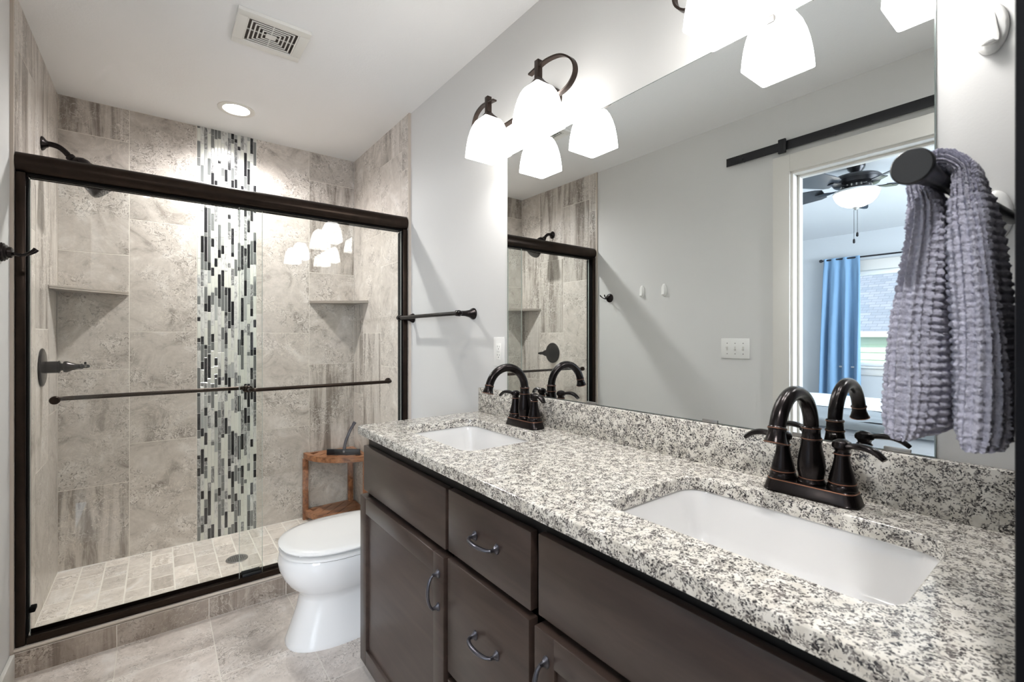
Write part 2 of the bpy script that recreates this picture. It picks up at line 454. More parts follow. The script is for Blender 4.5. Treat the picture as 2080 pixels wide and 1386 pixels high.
# floors
r = []
for a0, a1, js in ((XL,-.126,[2.145,1.535,.925,.315]), (-.126,.175,[2.145,1.535,.925,.315]), (.175,.478,[1.94,1.33,.72,.11]), (.478,.782,[1.68,1.07,.46]), (.782,XR,[2.145,1.535,.925])):
    r += column(a0, a1, js, YN, 2.37)
tiles('floor', M['floor_tile'], lambda a, b, h: (a, b, h-.0045), r, gap=.003, label='travertine tile bathroom floor', cat='floor',
      bands=[.1,.2,.1,.3,.2,.1, .3,.1,.2,.1,.2,.1, .2,.3,.1,.2,.1,.1, .1,.85,.3,.1,.2])
r = []
nb = 16; w = (TR-TL)/nb
for i in range(nb):
    y = 2.45 - (.07 if i % 2 else .0)
    while y < YB:
        r.append((TL+i*w, TL+(i+1)*w, max(y, 2.45), min(y+.145, YB))); y += .145
r = [q for q in r if q[3]-q[2] > .01]
tiles('floor_shower', M['brick'], lambda a, b, h: (a, b, ZS-.0045+h), r, gap=.0065, bands=[(.1 if rnd.random() < .8 else .9) for _ in r], tones=[(1.9 if rnd.random() < .13 else rnd.random()) for _ in r], label='tumbled stone brick tiles on the shower floor', cat='floor')

# curb under the glass doors
YC0, YC1, ZC0 = 2.362, 2.455, .1
cb = MB(); cb.box(TL, TR, YC0+.005, YC1, 0.0, ZC0-.005); curb = cb.build('trim_4', M['bullnose'], smooth=False)
struct(curb, 'tiled shower curb under the glass doors', 'curb')
tiles('curb_front', M['curb_tile'], lambda a, b, h: (a, YC0+.0045-h, b), [(TL,-.129,.0,.088),(-.129,.172,.0,.088),(.172,.474,.0,.088),(.474,.776,.0,.088),(.776,TR,.0,.088)], parent=curb, bands=[.95,.1,.92,.8,.2])
tiles('curb_top', M['floor_tile'], lambda a, b, h: (a, b, ZC0-.0045+h), [(TL,-.129,YC0+.006,YC1),(-.129,.172,YC0+.006,YC1),(.172,.474,YC0+.006,YC1),(.474,.776,YC0+.006,YC1),(.776,TR,YC0+.006,YC1)], parent=curb, bands=[.1]*5)
m = MB(); m.tube([(TL, YC0+.006, ZC0-.0055), (TR, YC0+.006, ZC0-.0055)], .0062, 12); m.build('curb_edge', M['bullnose'], curb)

# baseboards
m = MB(); m.box(XL, XL+.014, DY1+.092, YC0-.002, 0, .09, 0, .004); struct(m.build('baseboard_left', M['white_trim']), 'white baseboard on the left wall', 'baseboard')
m = MB(); m.box(XR-.014, XR, 1.63, YC0-.002, 0, .09, 0, .004); struct(m.build('baseboard_right', M['white_trim']), 'white baseboard behind the toilet', 'baseboard')
m = MB(); m.box(XL, XL+.014, YN, DY0-.092, 0, .09, 0, .004); struct(m.build('baseboard_near', M['white_trim']), 'white baseboard beyond the doorway', 'baseboard')

# doorway with flat casing
m = MB(); g = .083
m.box(XL, XL+.019, DY1, DY1+g, 0, DZ+.09, 0, .002); m.box(XL, XL+.019, DY0-g, DY0, 0, DZ+.09, 0, .002); m.box(XL, XL+.019, DY0, DY1, DZ, DZ+.09, 0, .002)
m.box(XL-.115, XL+.006, DY1-.012, DY1+.02, 0, DZ, 0, .002); m.box(XL-.115, XL+.006, DY0-.02, DY0+.012, 0, DZ, 0, .002); m.box(XL-.115, XL+.006, DY0+.012, DY1-.012, DZ-.012, DZ+.02, 0, .002)
m.box(XL-.08, XL-.045, DY1-.024, DY1-.012, 0, DZ-.012, 0, .002); m.box(XL-.08, XL-.045, DY0+.012, DY0+.024, 0, DZ-.012, 0, .002); m.box(XL-.08, XL-.045, DY0+.024, DY1-.024, DZ-.024, DZ-.012, 0, .002)
m.box(XL-.134, XL-.115, DY1, DY1+g, 0, DZ+.09, 0, .002); m.box(XL-.134, XL-.115, DY0-g, DY0, 0, DZ+.09, 0, .002); m.box(XL-.134, XL-.115, DY0, DY1, DZ, DZ+.09, 0, .002)
struct(m.build('door_1', M['white_trim']), 'white cased doorway to the bedroom, seen in the mirror', 'doorway')

# bedroom shell
b0, b1 = -1.6, 2.9
m = MB(); m.box(BX, XL-.115, b0, b1, -.1, 0.0); struct(m.build('floor_bedroom', M['carpet'], smooth=False), 'bedroom carpet', 'floor')
m = MB(); m.box(BX-.1, XL-.115, b0-.1, b1+.1, H, H+.1); struct(m.build('ceiling_bedroom', M['bed_ceiling'], smooth=False), 'bedroom ceiling', 'ceiling')
WY0, WY1, WZ0, WZ1 = -.15, 1.95, .86, 1.985
m = MB(); x0, x1 = BX-.1, BX
m.box(x0, x1, b0-.1, WY0, 0, H); m.box(x0, x1, WY1, b1+.1, 0, H); m.box(x0, x1, WY0, WY1, 0, WZ0); m.box(x0, x1, WY0, WY1, WZ1, H)
struct(m.build('wall_bedroom_window', M['bed_wall'], smooth=False), 'pale blue-grey bedroom wall with the window', 'wall')
m = MB(); m.box(BX, XL-.115, b1, b1+.1, 0, H); struct(m.build('wall_bedroom_far', M['bed_wall'], smooth=False), 'bedroom side wall', 'wall')
m = MB(); m.box(BX, XL-.115, b0-.1, b0, 0, H); struct(m.build('wall_bedroom_near', M['bed_wall'], smooth=False), 'bedroom side wall nearer the viewer', 'wall')
# bedroom window
wf = MB(); t = .085
wf.box(BX, BX+.02, WY0-t, WY1+t, WZ1, WZ1+.12, 0, .003); wf.box(BX, BX+.02, WY0-t, WY1+t, WZ0-.1, WZ0-.02, 0, .003)
wf.box(BX, BX+.02, WY0-t, WY0, WZ0-.02, WZ1, 0, .003); wf.box(BX, BX+.02, WY1, WY1+t, WZ0-.02, WZ1, 0, .003)
wf.box(BX-.05, BX+.05, WY0-t-.02, WY1+t+.02, WZ0-.02, WZ0, 0, .004)
win = wf.build('window_1', M['white_trim']); struct(win, 'white framed bedroom window seen through the doorway in the mirror', 'window')
m = MB()
for a, b in ((WY0, .9), (.9, WY1)):
    m.box(BX-.085, BX-.045, a, b, WZ1-.05, WZ1, 0, .004); m.box(BX-.085, BX-.045, a, b, WZ0, WZ0+.05, 0, .004)
    m.box(BX-.085, BX-.045, a, a+.045, WZ0+.05, WZ1-.05, 0, .004); m.box(BX-.085, BX-.045, b-.045, b, WZ0+.05, WZ1-.05, 0, .004)
m.build('sash', M['white_plastic'], win)
m = MB(); m.box(BX-.067, BX-.063, WY0+.04, WY1-.04, WZ0+.04, WZ1-.04); m.build('glass_pane', M['window_glass'], win, smooth=False)
# ------------------------------------------------------------ shower enclosure
YH = 2.402
def rrect(cx, cy, hx, hy, r, z, n=6):
    pts = []
    for qx, qy, a0 in ((1,1,0),(-1,1,90),(-1,-1,180),(1,-1,270)):
        for k in range(n+1):
            a = math.radians(a0+90*k/n); pts.append((cx+qx*(hx-r)+r*math.cos(a), cy+qy*(hy-r)+r*math.sin(a), z))
    return pts
fr = thing('shower_door_frame', 'dark bronze metal frame of the sliding shower doors', 'shower frame', ((TL+TR)/2, YH, ZC0))
m = MB()   # rounded header
prof = [(2.445,1.872),(2.41,1.877),(2.385,1.870),(2.371,1.853),(2.367,1.835),(2.371,1.815),(2.381,1.802),(2.39,1.798),(2.445,1.798)]
x0, x1 = TL+.0015, TR-.0015
m.rings([[(x, y, z) for y, z in prof] for x in (x0, x1)])
m.build('header', M['frame'], fr)
m = MB(); m.box(x0+.03, x1-.03, 2.385, 2.44, 1.791, 1.7985); m.build('header_channel', M['frame_dark'], fr, smooth=False)
for s, xa, xb in ((1, TL+.0015, TL+.028), (-1, TR-.028, TR-.0015)):
    m = MB(); m.box(xa, xb, 2.374, 2.44, ZC0+.001, 1.7985, 0, .003); j = m.build('jamb', M['frame'], fr)
    m = MB(); xx = xb if s > 0 else xa; m.box(xx, xx+s*.004, 2.383, 2.437, ZC0+.03, 1.785); m.build('seal', M['frame_dark'], j, smooth=False)
    m = MB(); m.box(xx+s*.004, xx+s*.022, 2.392, 2.43, .205, .222, 0, .004); m.build('bumper', M['frame_dark'], j)
m = MB(); m.box(TL+.029, TR-.029, 2.378, 2.444, ZC0+.001, ZC0+.012, 0, .002); m.box(TL+.029, TR-.029, 2.376, 2.384, ZC0+.001, ZC0+.027, 0, .002); m.box(TL+.029, TR-.029, 2.438, 2.444, ZC0+.001, ZC0+.027, 0, .002)
m.build('bottom_track', M['frame'], fr)
m = MB(); m.box(.30, .375, 2.3855, 2.393, ZC0+.012, ZC0+.036, 0, .002); m.box(.30, .375, 2.427, 2.433, ZC0+.012, ZC0+.036, 0, .002); m.build('door_guide', M['black_metal'], fr)

def pane(name, label, xa, xb, y, side):
    t = thing(name, label, 'shower door', ((xa+xb)/2, y, ZC0+.014))
    m = MB(); m.box(xa, xb, y-.003, y+.003, ZC0+.014, 1.7905); g = m.build('glass', M['glass'], t, smooth=False)
    m = MB()
    for x in (xa+.0004, xb-.0004): m.box(x-.0008, x+.0008, y-.0031, y+.0031, ZC0+.014, 1.7905)
    m.build('polished_edge', M['glass_edge'], t, smooth=False)
    za = .970; ba, bb = (xa+.04, xb-.075) if side < 0 else (xa+.065, xb-.065)
    yb = y + side*.052
    path = catmull([(ba, y+side*.004, za), (ba, y+side*.03, za), (ba+.012, yb-side*.004, za), (ba+.035, yb, za)], 6) + [(bb-.035, yb, za)] + catmull([(bb-.035, yb, za), (bb-.012, yb-side*.004, za), (bb, y+side*.03, za), (bb, y+side*.004, za)], 6)[1:]
    m = MB(); m.tube(path, .0085, 14); bar = m.build('towel_bar', M['frame'], t)
    for x in (ba, bb):
        m = MB(); m.lathe([(.0145,0),(.0155,.003),(.0135,.007),(.0115,.009)], (x, y+side*.003, za), (0, side, 0), 24); m.build('bar_mount', M['frame'], bar)
        m = MB(); m.lathe([(.0145,0),(.0155,.003),(.0130,.007),(.0,.0075)], (x, y-side*.003, za), (0, -side, 0), 24); m.build('bolt_cap', M['frame'], bar)
    return t
pane('sliding_shower_door', 'clear glass sliding door nearer the vanity, bronze bar on its outside', .288, 1.062, 2.397, -1)
pane('sliding_shower_door', 'clear glass sliding door nearer the shower head, bronze bar on its inside', -.374, .384, 2.418, 1)

# corner shelves
def shelf(name, label, xc, sx, L, z):
    m = MB(); n = 2
    for za, zb, e in ((z, z+.007, 0), (z+.009, z+.016, .004)):
        tri = [(xc, YB-.001), (xc+sx*(L+e*0), YB-.001), (xc+sx*(L-e), YB-.001-.004), (xc+sx*.004, YB-.001-(L-.02)), (xc, YB-.001-(L-.02))]
        m.rings([[(x, y, za) for x, y in tri], [(x, y, zb) for x, y in tri]])
    tri = [(xc, YB-.001), (xc+sx*(L-.008), YB-.001), (xc+sx*.004, YB-.001-(L-.03)), (xc, YB-.001-(L-.03))]
    m.rings([[(x, y, z+.002) for x, y in tri], [(x, y, z+.015) for x, y in tri]])
    o = m.build(name, plain('shelf_stone', (150,141,132), .3) if 'shelf_stone' not in bpy.data.materials else bpy.data.materials['shelf_stone'], smooth=False)
    return tag(o, label, 'shelf', 'stone corner shelves in the shower')
shelf('corner_shelf', 'triangular stone corner shelf above the shower valve', TL+.001, 1, .276, 1.434)
shelf('corner_shelf', 'triangular stone corner shelf above the wooden stool', TR-.001, -1, .297, 1.431)

# shower head on its bent arm
sh = thing('showerhead', 'dark bronze shower head on a bent arm from the tiled wall', 'shower head', (TL, 2.855, 2.055))
o0 = Vector((TL, 2.855, 2.055))
m = MB(); m.lathe([(.03,0),(.031,.003),(.027,.008),(.016,.016),(.013,.022)], o0, (1,0,0)); m.build('flange', M['bronze'], sh)
m = MB(); ap = catmull([o0+Vector(p) for p in ((.012,0,0),(.03,0,.002),(.053,0,-.003),(.073,0,-.018),(.089,0,-.038))], 8); m.tube(ap, .0118, 16); m.build('arm', M['bronze'], sh)
d = Vector((.70, .0, -.714)).normalized(); q = o0+Vector((.086,0,-.034))
m = MB(); m.lathe([(.012,0),(.0165,.003),(.018,.010),(.016,.018),(.022,.022),(.036,.036),(.042,.054),(.041,.066),(.043,.070),(.049,.095),(.056,.130),(.061,.160),(.062,.174),(.059,.182),(.054,.185),(0,.186)], q, d, 40); hd = m.build('head', M['bronze'], sh)
m = MB()
f0 = q + d*.1855; qt = d.to_track_quat('Z','Y')
for rr_, k in ((.012,6),(.025,12),(.038,18),(.049,24)):
    for i in range(k):
        c = f0 + qt @ Vector((rr_*math.cos(2*PI*i/k), rr_*math.sin(2*PI*i/k), 0)); m.lathe([(.0022,0),(.0016,.002),(0,.0022)], c, d, 6)
m.build('nozzles', plain('rubber_nozzles', (120,120,118), .5), hd)

# shower valve
vo = Vector((TL, 2.852, 1.074))
va = thing('shower_valve', 'round dark bronze shower valve with a lever on the tiled wall', 'shower valve', vo)
m = MB(); m.lathe([(.083,0),(.084,.003),(.081,.007),(.072,.010),(.040,.012),(.030,.013)], vo, (1,0,0), 48); m.build('escutcheon', M['bronze'], va)
m = MB(); m.lathe([(.026,.010),(.026,.052),(.0275,.054),(.0275,.058),(.017,.062),(.016,.068),(.024,.071),(.0255,.078),(.024,.084),(.018,.096),(.0125,.112),(.0105,.124),(.012,.127),(.0125,.131),(.0105,.135),(0,.136)], vo, (1,0,0), 32); m.build('hub', M['bronze'], va)
m = MB(); m.lathe([(.0075,.130),(.009,.145),(.006,.156),(0,.158)], vo, (1,0,0)); m.tube(catmull([vo+Vector(p) for p in ((.142,0,0),(.144,-.02,.003),(.146,-.045,.01),(.147,-.06,.018))], 6), [.0075]*7+[.006]*6+[.0055]*6, 12, flat=(.8,1)); m.build('lever', M['bronze'], va)

# floor drain
dr = thing('shower_drain', 'round metal drain grate in the shower floor', 'drain', (.334, 2.868, ZS))
m = MB(); m.lathe([(.052,0),(.052,.003),(.050,.0045),(0,.0045)], (.334, 2.868, ZS), (0,0,1), 40); m.build('grate', M['steel'], dr)
m = MB()
for i in range(-4, 5):
    for j in range(-4, 5):
        x, y = i*.0092, j*.0092+(i%2)*.0046
        if x*x+y*y < .041**2: m.box(.334+x-.0032, .334+x+.0032, 2.868+y-.0018, 2.868+y+.0018, ZS+.0044, ZS+.0049)
m.build('grate_slots', M['hole'], dr, smooth=False)

# teak corner stool
SX, SY = TR-.012, YB-.012
st = thing('corner_stool', 'teak corner stool with two slatted shelves standing in the shower', 'stool', (SX-.12, SY-.12, ZS))
def quarter(name, z0, z1, R, mat, slats=True):
    m = MB(); n = 22
    a = [math.radians(180+90*i/n) for i in range(n+1)]
    def arc(Ro, Ri, za, zb):
        rs = []
        for t in a: rs.append([(SX+Ri*math.cos(t), SY+Ri*math.sin(t), za), (SX+Ro*math.cos(t), SY+Ro*math.sin(t), za), (SX+Ro*math.cos(t), SY+Ro*math.sin(t), zb), (SX+Ri*math.cos(t), SY+Ri*math.sin(t), zb)])
        m.rings(rs)
    arc(R, R-.028, z0-.02, z1)
    m.box(SX-R+.005, SX-.002, SY-.026, SY, z0-.02, z1-.003); m.box(SX-.026, SX, SY-R+.005, SY-.028, z0-.02, z1-.003)
    # slats fanning along the diagonal
    k = 7
    for i in range(k):
        c = -R*.62 + (i+.5)*(R*1.24/k)  # offset across the diagonal
        hw = R*1.24/k*.5-.002
        poly = []
        for s_, lim in ((c-hw, 0), (c+hw, 0)):
            # along direction u=(-1,-1)/sqrt2 from the corner lines to the arc
            lo = abs(s_)+.03; hi = math.sqrt(max((R-.026)**2 - s_*s_, .0001))
            poly.append((s_, lo, hi))
        if poly[0][2] <= poly[0][1] or poly[1][2] <= poly[1][1]: continue
        def P(s_, u, z): return (SX + (-u + s_)/math.sqrt(2), SY + (-u - s_)/math.sqrt(2), z)
        (s0, l0, h0), (s1, l1, h1) = poly
        m.rings([[P(s0,l0,z), P(s0,h0,z), P(s1,h1,z), P(s1,l1,z)] for z in (z0-.004, z1-.001)])
    return m.build(name, mat, st, smooth=False)
quarter('top_shelf', .432, .446, .325, M['teak_top'])
quarter('lower_shelf', .062, .078, .325, M['teak_top'])
for x, y in ((SX-.318, SY-.024), (SX-.024, SY-.318), (SX-.028, SY-.028)):
    m = MB(); m.box(x-.016, x+.016, y-.014, y+.014, ZS, .4115, 0, .003); m.build('leg', M['teak'], st)
# squeegee
sq = thing('squeegee', 'dark squeegee leaning on the teak stool in the shower corner', 'squeegee', (.948, 3.03, .4455))
SQ = Matrix.Translation((.948, 3.03, .4455)) @ Matrix.Rotation(math.radians(-37), 4, 'Z')
m = MB(); m.box(-.106, .106, -.008, .010, .008, .038, 0, .003); m.box(-.108, .108, -.002, .002, .001, .012); m.xf(SQ).build('blade', M['black_metal'], sq)
m = MB(); m.tube(catmull([(.004,.002,.028),(.006,.0,.05),(.014,.004,.09),(.034,.02,.15),(.052,.036,.19),(.060,.042,.205)], 7), [.011]*8+[.0095]*20+[.011]*8, 12, flat=(1,.7)); m.xf(SQ).build('handle', plain('purple_grey_handle', (64,60,68), .4), sq)
m = MB(); m.box(-.002, .010, -.0095, -.007, .016, .030, 0, .001); m.xf(SQ).build('clip', M['steel'], sq)

# ------------------------------------------------------------ wall fittings
# towel bar on the right wall
zb_ = 1.310; xb_ = XR-.080
tb = thing('towel_bar', 'dark bronze towel bar on the wall between shower and mirror', 'towel bar', (XR, 2.03, zb_))
m = MB(); m.tube([(xb_, 1.725, zb_), (xb_, 2.335, zb_)], .0095, 16); m.build('bar', M['bronze'], tb)
for y, s in ((1.725, -1), (2.335, 1)):
    m = MB(); m.lathe([(.0255,0),(.026,.004),(.0245,.008),(.0165,.022),(.0120,.045),(.0112,.068),(.0135,.071),(.0135,.076),(.0125,.090),(0,.0905)], (XR, y, zb_), (-1,0,0), 28); p = m.build('post', M['bronze'], tb)
    m = MB(); m.lathe([(.0125,-.012),(.0135,.0),(.013,.012),(.010,.016),(.0105,.019),(.0065,.028),(0,.034)], (xb_, y, zb_), (0,s,0), 20); m.build('finial', M['bronze'], p)

# electrical outlet
ol = thing('wall_outlet', 'white electrical outlet on the wall at the left end of the mirror', 'outlet', (XR, 1.528, 1.148))
m = MB(); m.box(XR-.006, XR, 1.491, 1.565, 1.089, 1.207, 0, .002); m.build('cover_plate', M['white_plastic'], ol)
m = MB(); m.box(XR-.0085, XR-.006, 1.511, 1.545, 1.115, 1.181, 0, .001); rc = m.build('receptacle', plain('outlet_face', (238,237,233), .25), ol)
m = MB()
for z in (1.131, 1.165):
    m.box(XR-.0089, XR-.0085, 1.520, 1.5215, z, z+.007); m.box(XR-.0089, XR-.0085, 1.533, 1.5345, z, z+.008); m.lathe([(.0022,0),(.0022,.0004)], (XR-.0085, 1.527, z-.006), (-1,0,0), 10)
m.box(XR-.0089, XR-.0085, 1.519, 1.537, 1.1455, 1.1462); m.box(XR-.0089, XR-.0085, 1.519, 1.537, 1.1495, 1.1502)
m.build('slots', M['outlet_dark'], rc, smooth=False)

# mirror
MY0, MY1, MZ0, MZ1 = .196, 1.470, .9925, 1.922
mr = thing('wall_mirror', 'wide frameless mirror above the double vanity', 'mirror', (XR, .83, MZ0))
m = MB(); m.box(XR-.006, XR-.0002, MY0, MY1, MZ0, MZ1, 1); m.add([(XR-.0062,MY0+.002,MZ0+.002),(XR-.0062,MY1-.002,MZ0+.002),(XR-.0062,MY1-.002,MZ1-.002),(XR-.0062,MY0+.002,MZ1-.002)], [(0,1,2,3)], 0)
m.build('mirror_glass', [M['mirror'], M['mirror_edge']], mr, smooth=False)
for y in (1.245, .49):
    m = MB(); m.box(XR-.0095, XR-.0005, y-.022, y+.022, MZ1-.004, MZ1+.012, 0, .001); m.build('clip', M['steel'], mr)
for y in (1.02, .62, .41, .25):
    m = MB(); m.box(XR-.0095, XR-.0065, y-.02, y+.02, MZ0, MZ0+.008, 0, .001); m.build('clip', M['steel'], mr)

# adhesive wall hooks
def wall_hook(label, x, s, y, z, group):
    t = thing('adhesive_hook', label, 'hook', (x, y, z), group)
    rs = []
    for h, k in ((0,1),(.004,1),(.007,.93),(.009,.8)):
        rs.append([(x+s*h, y+.0215*k*math.cos(2*PI*i/32), z+.042*k*math.sin(2*PI*i/32)) for i in range(32)])
    m = MB(); m.rings(rs); m.build('base', M['white_plastic'], t)
    pts = catmull([(x+s*.006,y,z+.034),(x+s*.010,y,z+.018),(x+s*.013,y,z-.004),(x+s*.017,y,z-.024),(x+s*.021,y,z-.030),(x+s*.024,y,z-.026)], 6)
    m = MB(); m.tube(pts, [.003+.0085*min(1, i/16) for i in range(22)]+[.0112-.0007*i for i in range(len(pts)-22)], 14, flat=(.3,1)); m.build('hook', M['white_plastic'], t)
    return t
wall_hook('upper white adhesive hook on the wall strip beside the mirror', XR, -1, .128, 1.722, 'white adhesive hooks beside the mirror')
wall_hook('lower white adhesive hook on the wall strip, half behind the towel', XR, -1, .123, 1.409, 'white adhesive hooks beside the mirror')
wall_hook('white adhesive hook nearer the shower, reflected in the mirror', XL, 1, 1.962, 1.515, 'white adhesive hooks on the left wall')
wall_hook('white adhesive hook nearer the light switches, reflected in the mirror', XL, 1, 1.789, 1.512, 'white adhesive hooks on the left wall')
# blank plate right of the towel
pl = thing('wall_outlet', 'white outlet cover on the wall strip behind the grey towel', 'outlet', (XR, .106, 1.155))
m = MB(); m.box(XR-.006, XR, .071, .141, 1.097, 1.214, 0, .002); m.build('cover_plate', M['white_plastic'], pl)
m = MB(); m.box(XR-.008, XR-.006, .089, .123, 1.122, 1.188, 0, .001); m.build('receptacle', M['white_plastic'], pl)

# robe hook on the left wall
rh = Vector((XL, 2.245, 1.49))
t = thing('robe_hook', 'dark bronze double robe hook on the left wall by the shower', 'hook', rh)
m = MB(); m.lathe([(.031,0),(.032,.003),(.030,.006),(.030,.009),(.025,.012),(.025,.015),(.019,.018),(.018,.026),(.012,.03),(0,.0305)], rh, (1,0,0), 32); m.build('rosette', M['bronze'], t)
for s in (-1, 1):
    m = MB(); m.tube(catmull([rh+Vector(p) for p in ((.026,0,-.002),(.045,s*.004,-.006),(.062,s*.012,-.002),(.078,s*.018,.010),(.084,s*.02,.018))], 6), [.0055]*8+[.0035]*9+[.0042]*8, 12); m.build('prong', M['bronze'], t)

# three-switch plate on the left wall
sw = thing('switch_plate', 'white three-switch plate on the wall beside the doorway', 'light switch', (XL, 1.322, 1.141))
m = MB(); m.box(XL, XL+.006, 1.24, 1.404, 1.084, 1.199, 0, .002); m.build('cover_plate', M['white_plastic'], sw)
for i, y in enumerate((1.276, 1.322, 1.368)):
    m = MB(); m.box(XL+.006, XL+.0066, y-.005, y+.005, 1.129, 1.153); z = 1.135 if i < 2 else 1.147; m.box(XL+.006, XL+.017, y-.0035, y+.0035, z-.004, z+.004, 0, .001)
    tg = m.build('toggle', plain('switch_toggle', (205,203,198), .35) if 'switch_toggle' not in bpy.data.materials else bpy.data.materials['switch_toggle'], sw)
    for z in (1.111, 1.171):
        m = MB(); m.lathe([(.0028,0),(.002,.0008)], (XL+.006, y, z), (1,0,0), 8); m.build('screw', M['outlet_dark'], sw)

# barn door rail
bx = XL+.03
t = thing('barn_door_rail', 'flat black sliding door rail above the doorway, seen in the mirror', 'rail', (XL, .3, 2.20))
m = MB(); m.box(bx, bx+.006, -.75, 1.357, 2.178, 2.224, 0, .001); rail = m.build('rail', M['black_metal'], t)
for y in (1.27, .83, .40, -.05, -.5):
    m = MB(); m.lathe([(.011,0),(.011,bx-XL)], (XL, y, 2.199), (1,0,0), 16); m.lathe([(.0105,0),(.010,.005),(0,.0055)], (bx+.006, y, 2.199), (1,0,0), 6); m.build('bolt', M['black_metal'], t)
m = MB(); m.box(bx-.003, bx+.011, 1.042, 1.078, 2.165, 2.238, 0, .002); m.box(bx+.011, bx+.02, 1.036, 1.052, 2.17, 2.23, 0, .002); m.build('end_stop', M['black_metal'], t)

# ceiling vent
VX0, VX1, VY0, VY1 = .236, .492, 1.975, 2.212
t = thing('ceiling_vent', 'cream square exhaust fan grille in the ceiling', 'vent', ((VX0+VX1)/2, (VY0+VY1)/2, H))
cx, cy = (VX0+VX1)/2, (VY0+VY1)/2
gm = plain('vent_plastic', (222,220,214), .45)
m = MB()
def frame(x0,x1,y0,y1,w,z0,z1):
    m.box(x0,x1,y0,y0+w,z0,z1,0,.0015); m.box(x0,x1,y1-w,y1,z0,z1,0,.0015); m.box(x0,x0+w,y0+w,y1-w,z0,z1,0,.0015); m.box(x1-w,x1,y0+w,y1-w,z0,z1,0,.0015)
frame(VX0,VX1,VY0,VY1,.036,H-.014,H-.0005); m.build('cover', gm, t)
m = MB()
hx, hy = (VX1-VX0)/2-.036, (VY1-VY0)/2-.036
for k in range(6):
    f = 1-k/6.3; frame(cx-hx*f, cx+hx*f, cy-hy*f, cy+hy*f, .0056, H-.0125, H-.0095)
m.box(cx-hx*.16,cx+hx*.16,cy-hy*.16,cy+hy*.16,H-.0125,H-.0095)
m.box(cx-hx,cx+hx,cy-.002,cy+.002,H-.0095,H-.006); m.box(cx-.002,cx+.002,cy-hy,cy+hy,H-.0095,H-.006)
m.build('louver_rings', gm, t)
m = MB(); m.box(VX0+.03,VX1-.03,VY0+.03,VY1-.03,H-.0025,H-.0008); m.build('vent_cavity', plain('vent_shadow_cavity', (84,76,70), .8), t, smooth=False)

# recessed shower downlight
t = thing('recessed_light', 'round lit downlight in the ceiling above the shower', 'ceiling light', (.335, 2.895, H))
m = MB(); rs = []
for r_, z in ((.088,H-.0005),(.088,H-.004),(.082,H-.006),(.064,H-.004),(.062,H-.0015)): rs.append([(.335+r_*math.cos(2*PI*i/48), 2.895+r_*math.sin(2*PI*i/48), z) for i in range(48)])
m.rings(rs, 0, True, False, False); m.build('trim_ring', M['white_trim'], t)
m = MB(); m.lathe([(.063,0),(.06,.0012),(.03,.003),(0,.0035)], (.335, 2.895, H-.0005), (0,0,-1), 40); m.build('lens', M['can_lens'], t)
ll = light('downlight_lamp', 'SPOT', (0, 0, 0), 60, (1,.99,.98), (0,0,0), spot_size=math.radians(160), spot_blend=1.0, shadow_soft_size=.05); ll.parent = t; ll.location = (0,0,-.01)

# unseen downlight of the same kind, added over the vanity aisle as fill
t2 = copy_tree(t, (-.08-.335, -.12-2.895, 0)); t2['label'] = 'round fill downlight added in the ceiling above the vanity aisle, out of view'

for ch in t2.children:
    if ch.type == 'LIGHT': ch.data = ch.data.copy(); ch.data.energy = 44; ch.data.spot_size = math.radians(170)
# ------------------------------------------------------------ vanity
CF, CY0, CY1, CT, CU = .566, .0515, 1.658, .8904, .862
VF = .584
va = thing('vanity_cabinet', 'long dark brown double vanity cabinet under the speckled granite top', 'cabinet', (.83, .83, 0))
m = MB()
y0_, y1_, zt_ = CY0+.004, 1.641, CU-.0005
m.box(VF+.02, VF+.038, y0_, y1_, .80, zt_); m.box(VF+.02, VF+.038, y0_, y1_, .05, .09)          # face frame
m.box(VF+.02, VF+.038, y0_, y1_, .63, .68)
for a_, b_ in ((y0_, .09), (.665, .72), (1.015, 1.06), (1.61, y1_)): m.box(VF+.02, VF+.038, a_, b_, .09, .80)
m.box(VF+.038, XR-.002, y0_, y0_+.018, .05, zt_); m.box(VF+.038, XR-.002, y1_-.018, y1_, .05, zt_)     # sides
m.box(XR-.012, XR-.002, y0_+.018, y1_-.018, .05, zt_); m.box(VF+.038, XR-.012, y0_+.018, y1_-.018, .05, .07)
m.box(VF+.085, XR-.002, y0_, y1_, 0, .05)
m.build('body', M['espresso_dark'], va, smooth=False)
def pull(parent, c, horizontal, x):
    """arched pull with two flared feet, 8 cm between centres"""
    y, z = c; m = MB(); h = .043
    def P(u, out): return (x-out, y-u, z) if horizontal else (x-out, y, z-u)
    for u in (-h, h):
        rs = []
        e1, e2 = (.0085, .0115)
        for out, k in ((0,1),(.002,1),(.004,.85),(.008,.5),(.014,.38),(.019,.36)):
            rs.append([Vector(P(u, out)) + Vector((0, e1*k*math.cos(2*PI*i/20), e2*k*math.sin(2*PI*i/20))) for i in range(20)])
        m.rings(rs)
    pts = catmull([P(-h, .0165), P(-h*.8, .024), P(-h*.4, .0295), P(0, .031), P(h*.4, .0295), P(h*.8, .024), P(h, .0165)], 6)
    n = len(pts); m.tube(pts, [.0038+.0016*math.sin(PI*i/(n-1)) for i in range(n)], 12, flat=(1.05, .8))
    return m.build('handle', M['pewter'], parent)
def slab(name, y0, y1, z0, z1, x=VF):
    m = MB(); m.box(x, VF+.0195, y0, y1, z0, z1, 0, .0025); return m.build(name, M['espresso'], va)
